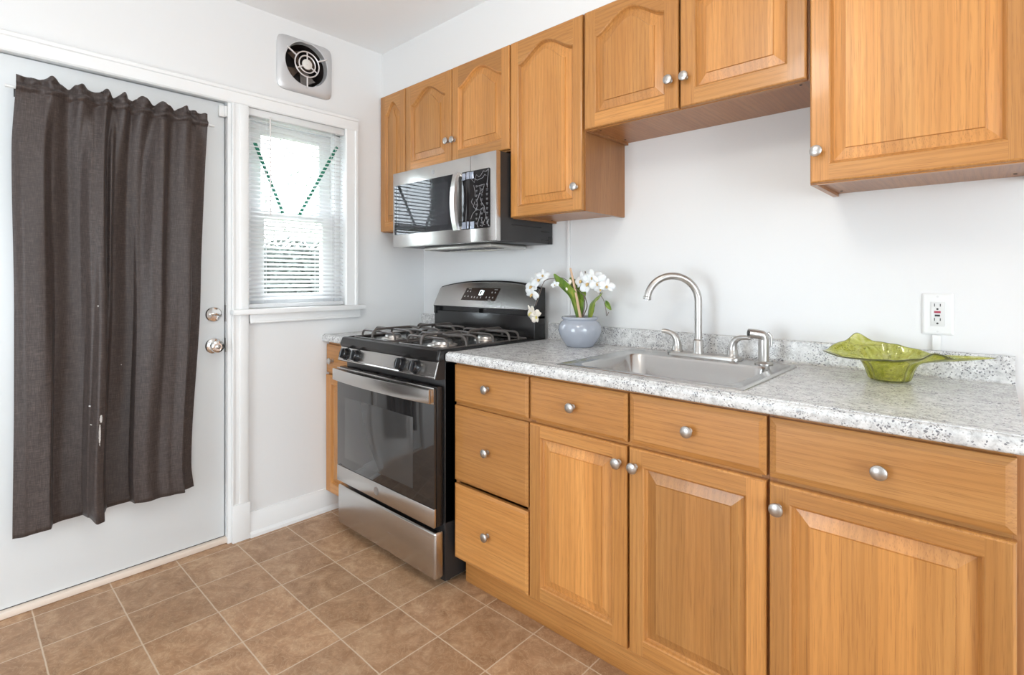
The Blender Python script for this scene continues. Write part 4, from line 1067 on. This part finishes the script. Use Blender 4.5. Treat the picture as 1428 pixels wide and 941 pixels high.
def petal_pts(c, nrm_, ang_, L, w):
    nrm_ = Vector(nrm_).normalized(); a1 = Vector((0, 0, 1)).cross(nrm_).normalized(); a2 = nrm_.cross(a1)
    d = a1*cos(ang_)+a2*sin(ang_); s_ = nrm_.cross(d); vs = []; rows = 6
    for i in range(rows+1):
        t_ = i/rows; ww = w*(sin(pi*(.12+.80*t_))**.8)*(1-.15*t_)
        for k in (-1, -.5, 0, .5, 1): vs.append(Vector(c)+d*L*t_+s_*ww*k*.5+nrm_*(.10*L*sin(t_*2.6)-.12*abs(k)*ww))
    n = len(vs); vs += [v-nrm_*.0009 for v in vs]
    fs = []
    for i in range(rows):
        for k in range(4):
            a = i*5+k; fs += [(a, a+1, a+6, a+5), (n+a, n+a+5, n+a+6, n+a+1)]
    for i in range(rows): fs += [(i*5, (i+1)*5, n+(i+1)*5, n+i*5), (i*5+4, n+i*5+4, n+(i+1)*5+4, (i+1)*5+4)]
    fs += [tuple(range(5))+tuple(n+k for k in range(4, -1, -1)), tuple(rows*5+k for k in range(5))+tuple(n+rows*5+k for k in range(4, -1, -1))]
    return vs, fs
def flower(c, nrm_, size, rot=0, m=PETAL, lip=LIPM, nside=2):
    size *= 1.32
    c = Vector(c); b = B()
    for a, L, w in ((90, .9, .55), (210, .85, .50), (330, .85, .50), (10, 1.0, .95), (170, 1.0, .95)):
        b.add(*petal_pts(c, nrm_, radians(a)+rot, size*L, size*w))
    o = b.build('flower', m, orc, ang=1.4)
    nv = Vector(nrm_).normalized(); l = B()
    l.tube([c+nv*.001, c+nv*size*.2+Vector((0, 0, -size*.1)), c+nv*size*.32+Vector((0, 0, -size*.28))], [size*.10, size*.15, size*.05], 8)
    l.build('flower_lip', lip, o, ang=1.4); return o
flower((1.0359, -0.17, 1.2006), (-.2, -1, .1), .036, .2); flower((1.0754, -0.165, 1.2308), (.2, -1, .35), .036, .7); flower((1.0402, -0.175, 1.1638), (.0, -1, -.3), .031, -.4)
flower((1.0927, -0.16, 1.2507), (.4, -.9, .3), .026, .1)
flower((1.0401, -0.18, 1.077), (-.4, -.9, -.2), .034, .5, PETALC, YBUD); flower((1.0706, -0.18, 1.0618), (.5, -.8, -.3), .026, 1.2, PETALC, YBUD)
flower((1.1795, -0.18, 1.2084), (.3, -1, .2), .016, .3)
flower((1.3202, -0.17, 1.2279), (-.3, -1, .1), .036, .3); flower((1.3567, -0.18, 1.2158), (.1, -1, .0), .036, .9); flower((1.3718, -0.17, 1.2402), (.4, -1, .3), .034, .2)
flower((1.4071, -0.18, 1.2191), (.3, -1, -.1), .033, .6); flower((1.4491, -0.18, 1.2045), (.6, -1, .1), .027, -.2); flower((1.4212, -0.18, 1.1953), (.2, -.9, -.4), .024, .4)
for bp_ in ((1.2517, -0.165, 1.2215), (1.236, -0.165, 1.1928)):
    B().lathe([(0, -.012), (.007, -.006), (.008, .002), (.004, .010), (0, .012)], bp_, 'z', 10).build('bud', PETALC, orc, ang=1.5)

# ---- green glass bowl
BX_, BY_ = 2.402, -.185
def rim_r(a):
    # a = 0 towards +x (right), pi towards -x
    L_ = [(0, .245), (.10, .165), (.26, .112), (.6, .098), (pi/2, .082), (2.2, .098), (2.75, .132), (3.0, .160), (pi, .172), (3.3, .155), (3.7, .118), (4.3, .100), (3*pi/2, .098), (5.2, .105), (5.9, .120), (6.15, .165), (2*pi, .245)]
    for (p, q), (r, s_) in zip(L_, L_[1:]):
        if a <= r: k = (a-p)/(r-p); return q+(s_-q)*(k*k*(3-2*k) if abs(s_-q) < .03 else k)
    return .24
def rim_z(a):
    L_ = [(0, .088), (.3, .080), (1.0, .090), (1.55, .100), (2.1, .104), (2.5, .128), (2.75, .100), (pi, .070), (3.6, .062), (4.2, .066), (4.9, .070), (5.5, .078), (5.85, .094), (6.1, .082), (2*pi, .088)]
    for (p, q), (r, s_) in zip(L_, L_[1:]):
        if a <= r: k = (a-p)/(r-p); return q+(s_-q)*(k*k*(3-2*k))
    return .085
NA = 120; prof = [(0, .002, 0), (.030, .002, 0), (.046, .002, 0), (.050, .006, 0), (.054, .022, 0), (.061, .044, .05), (.070, .058, .2), (1, 0, .45), (1, 0, .75), (1, 0, 1.0)]
vs = []; fs = []
for i, (r, h, k) in enumerate(prof):
    for j in range(NA):
        a = 2*pi*j/NA
        flute = 1+.035*sin(a*14)*(1 if 2 < i < 7 else .4)
        rr_, hh_ = r, h
        if r == 1: rr_ = .070+(rim_r(a)-.070)*((k-.2)/.8)**1.0; hh_ = .058+(rim_z(a)-.058)*((k-.2)/.8)**1.1
        elif k: hh_ = h+(rim_z(a)-.07)*k*.2
        vs.append((BX_+rr_*flute*cos(a), BY_+rr_*flute*sin(a)*(.95 if i < 7 else 1), ZT+.0006+hh_))
for i in range(len(prof)-1):
    for j in range(NA): fs.append((i*NA+j, i*NA+(j+1) % NA, (i+1)*NA+(j+1) % NA, (i+1)*NA+j))
gb = B().add(vs, fs).build('glass_bowl', GGLASS, origin=(BX_, BY_, ZT), ang=1.5)
sm = gb.modifiers.new('wall', 'SOLIDIFY'); sm.thickness = .0045; sm.offset = 1
sv = gb.modifiers.new('sub', 'SUBSURF'); sv.levels = 1; sv.render_levels = 1
tag(gb, 'green art glass bowl with drawn-out wavy rim on the counter', 'bowl')

# ---- ceiling lamp (just out of the picture)
cl = thing('ceiling_lamp', 'round white ceiling lamp in the middle of the kitchen ceiling', 'lamp', (LAMP[0], LAMP[1], CZ))
B().lathe([(.15, 0), (.15, -.012), (.145, -.018), (0, -.018)], (LAMP[0], LAMP[1], CZ-.0005), 'z', 36).build('lamp_base', WHITE, cl)
B().lathe([(.14, -.018), (.155, -.035), (.150, -.060), (.110, -.088), (.05, -.100), (0, -.102)], (LAMP[0], LAMP[1], CZ-.001), 'z', 36).build('lamp_shade', LAMPG, cl, ang=1.5)
ll = bpy.data.lights.new('lamp_light', 'POINT'); ll.energy = LAMP_POWER; ll.color = (1, .95, .87); ll.shadow_soft_size = .11
lo = bpy.data.objects.new('lamp_light', ll); COL.objects.link(lo); lo.parent = cl; lo.location = (0, 0, LAMP[2]-CZ)

# ---- outside the window: lawn, hedge and trees
struct(B().box(-14, -.5, -9, 7, -.75, -.70).build('ground', GROUNDM))
def leaves(name, n, cx, sx, cy, sy, z0, z1, size, m, label, cat, shape=None):
    r = random.Random(11); b = B()
    for i in range(n):
        while True:
            p = Vector((cx+r.uniform(-sx, sx), cy+r.uniform(-sy, sy), r.uniform(z0, z1)))
            if shape is None or shape(p, r): break
        d = Vector((r.gauss(0, 1), r.gauss(0, 1), r.gauss(0, 1))).normalized(); a = d.orthogonal().normalized(); c_ = d.cross(a)
        s_ = size*r.uniform(.6, 1.4)
        b.add([p-a*s_, p-c_*s_*.45, p+a*s_, p+c_*s_*.45], [(0, 1, 2, 3)])
    o = b.build(name, m, fix=False); tag(o, label, cat, kind='stuff'); return o
leaves('hedge', 16000, -4.6, .5, 1.4, 2.4, -.70, 1.80, .045, HEDGE, 'grey-green hedge outside, behind the lower half of the window', 'hedge')
hb_ = B(); N_ = 40
for q in range(N_):
    for k in range(14):
        yy = -1.0+4.8*q/N_; zz = -.70+2.35*k/14; dx = .12*random.random()
        hb_.box(-4.95, -4.62+dx, yy, yy+4.8/N_, zz, zz+2.35/14)
hbo = hb_.build('hedge_core', HEDGE, None, fix=False)
hbo.parent = bpy.data.objects['hedge']; hbo.location = hbo.location-bpy.data.objects['hedge'].location; hbo['kind'] = 'stuff'
tr = thing('tree', 'sparse pale tree outside, behind the upper half of the window', 'tree', (-7.5, 4.9, -.70))
tb_ = B(); tb_.tube([(-7.5, 4.9, -.70), (-7.48, 4.92, 1.2), (-7.5, 4.85, 2.6), (-7.4, 4.6, 4.2)], [.16, .12, .09, .03], 10)
tb_.build('trunk', mat('bark', (.12, .10, .08), .9), tr)
fo = leaves('foliage', 1500, -7.5, .8, 3.0, 3.2, 1.6, 4.4, .05, TREEM, None, None)
fo.parent = tr; fo.location = fo.location-Vector(tr.location)
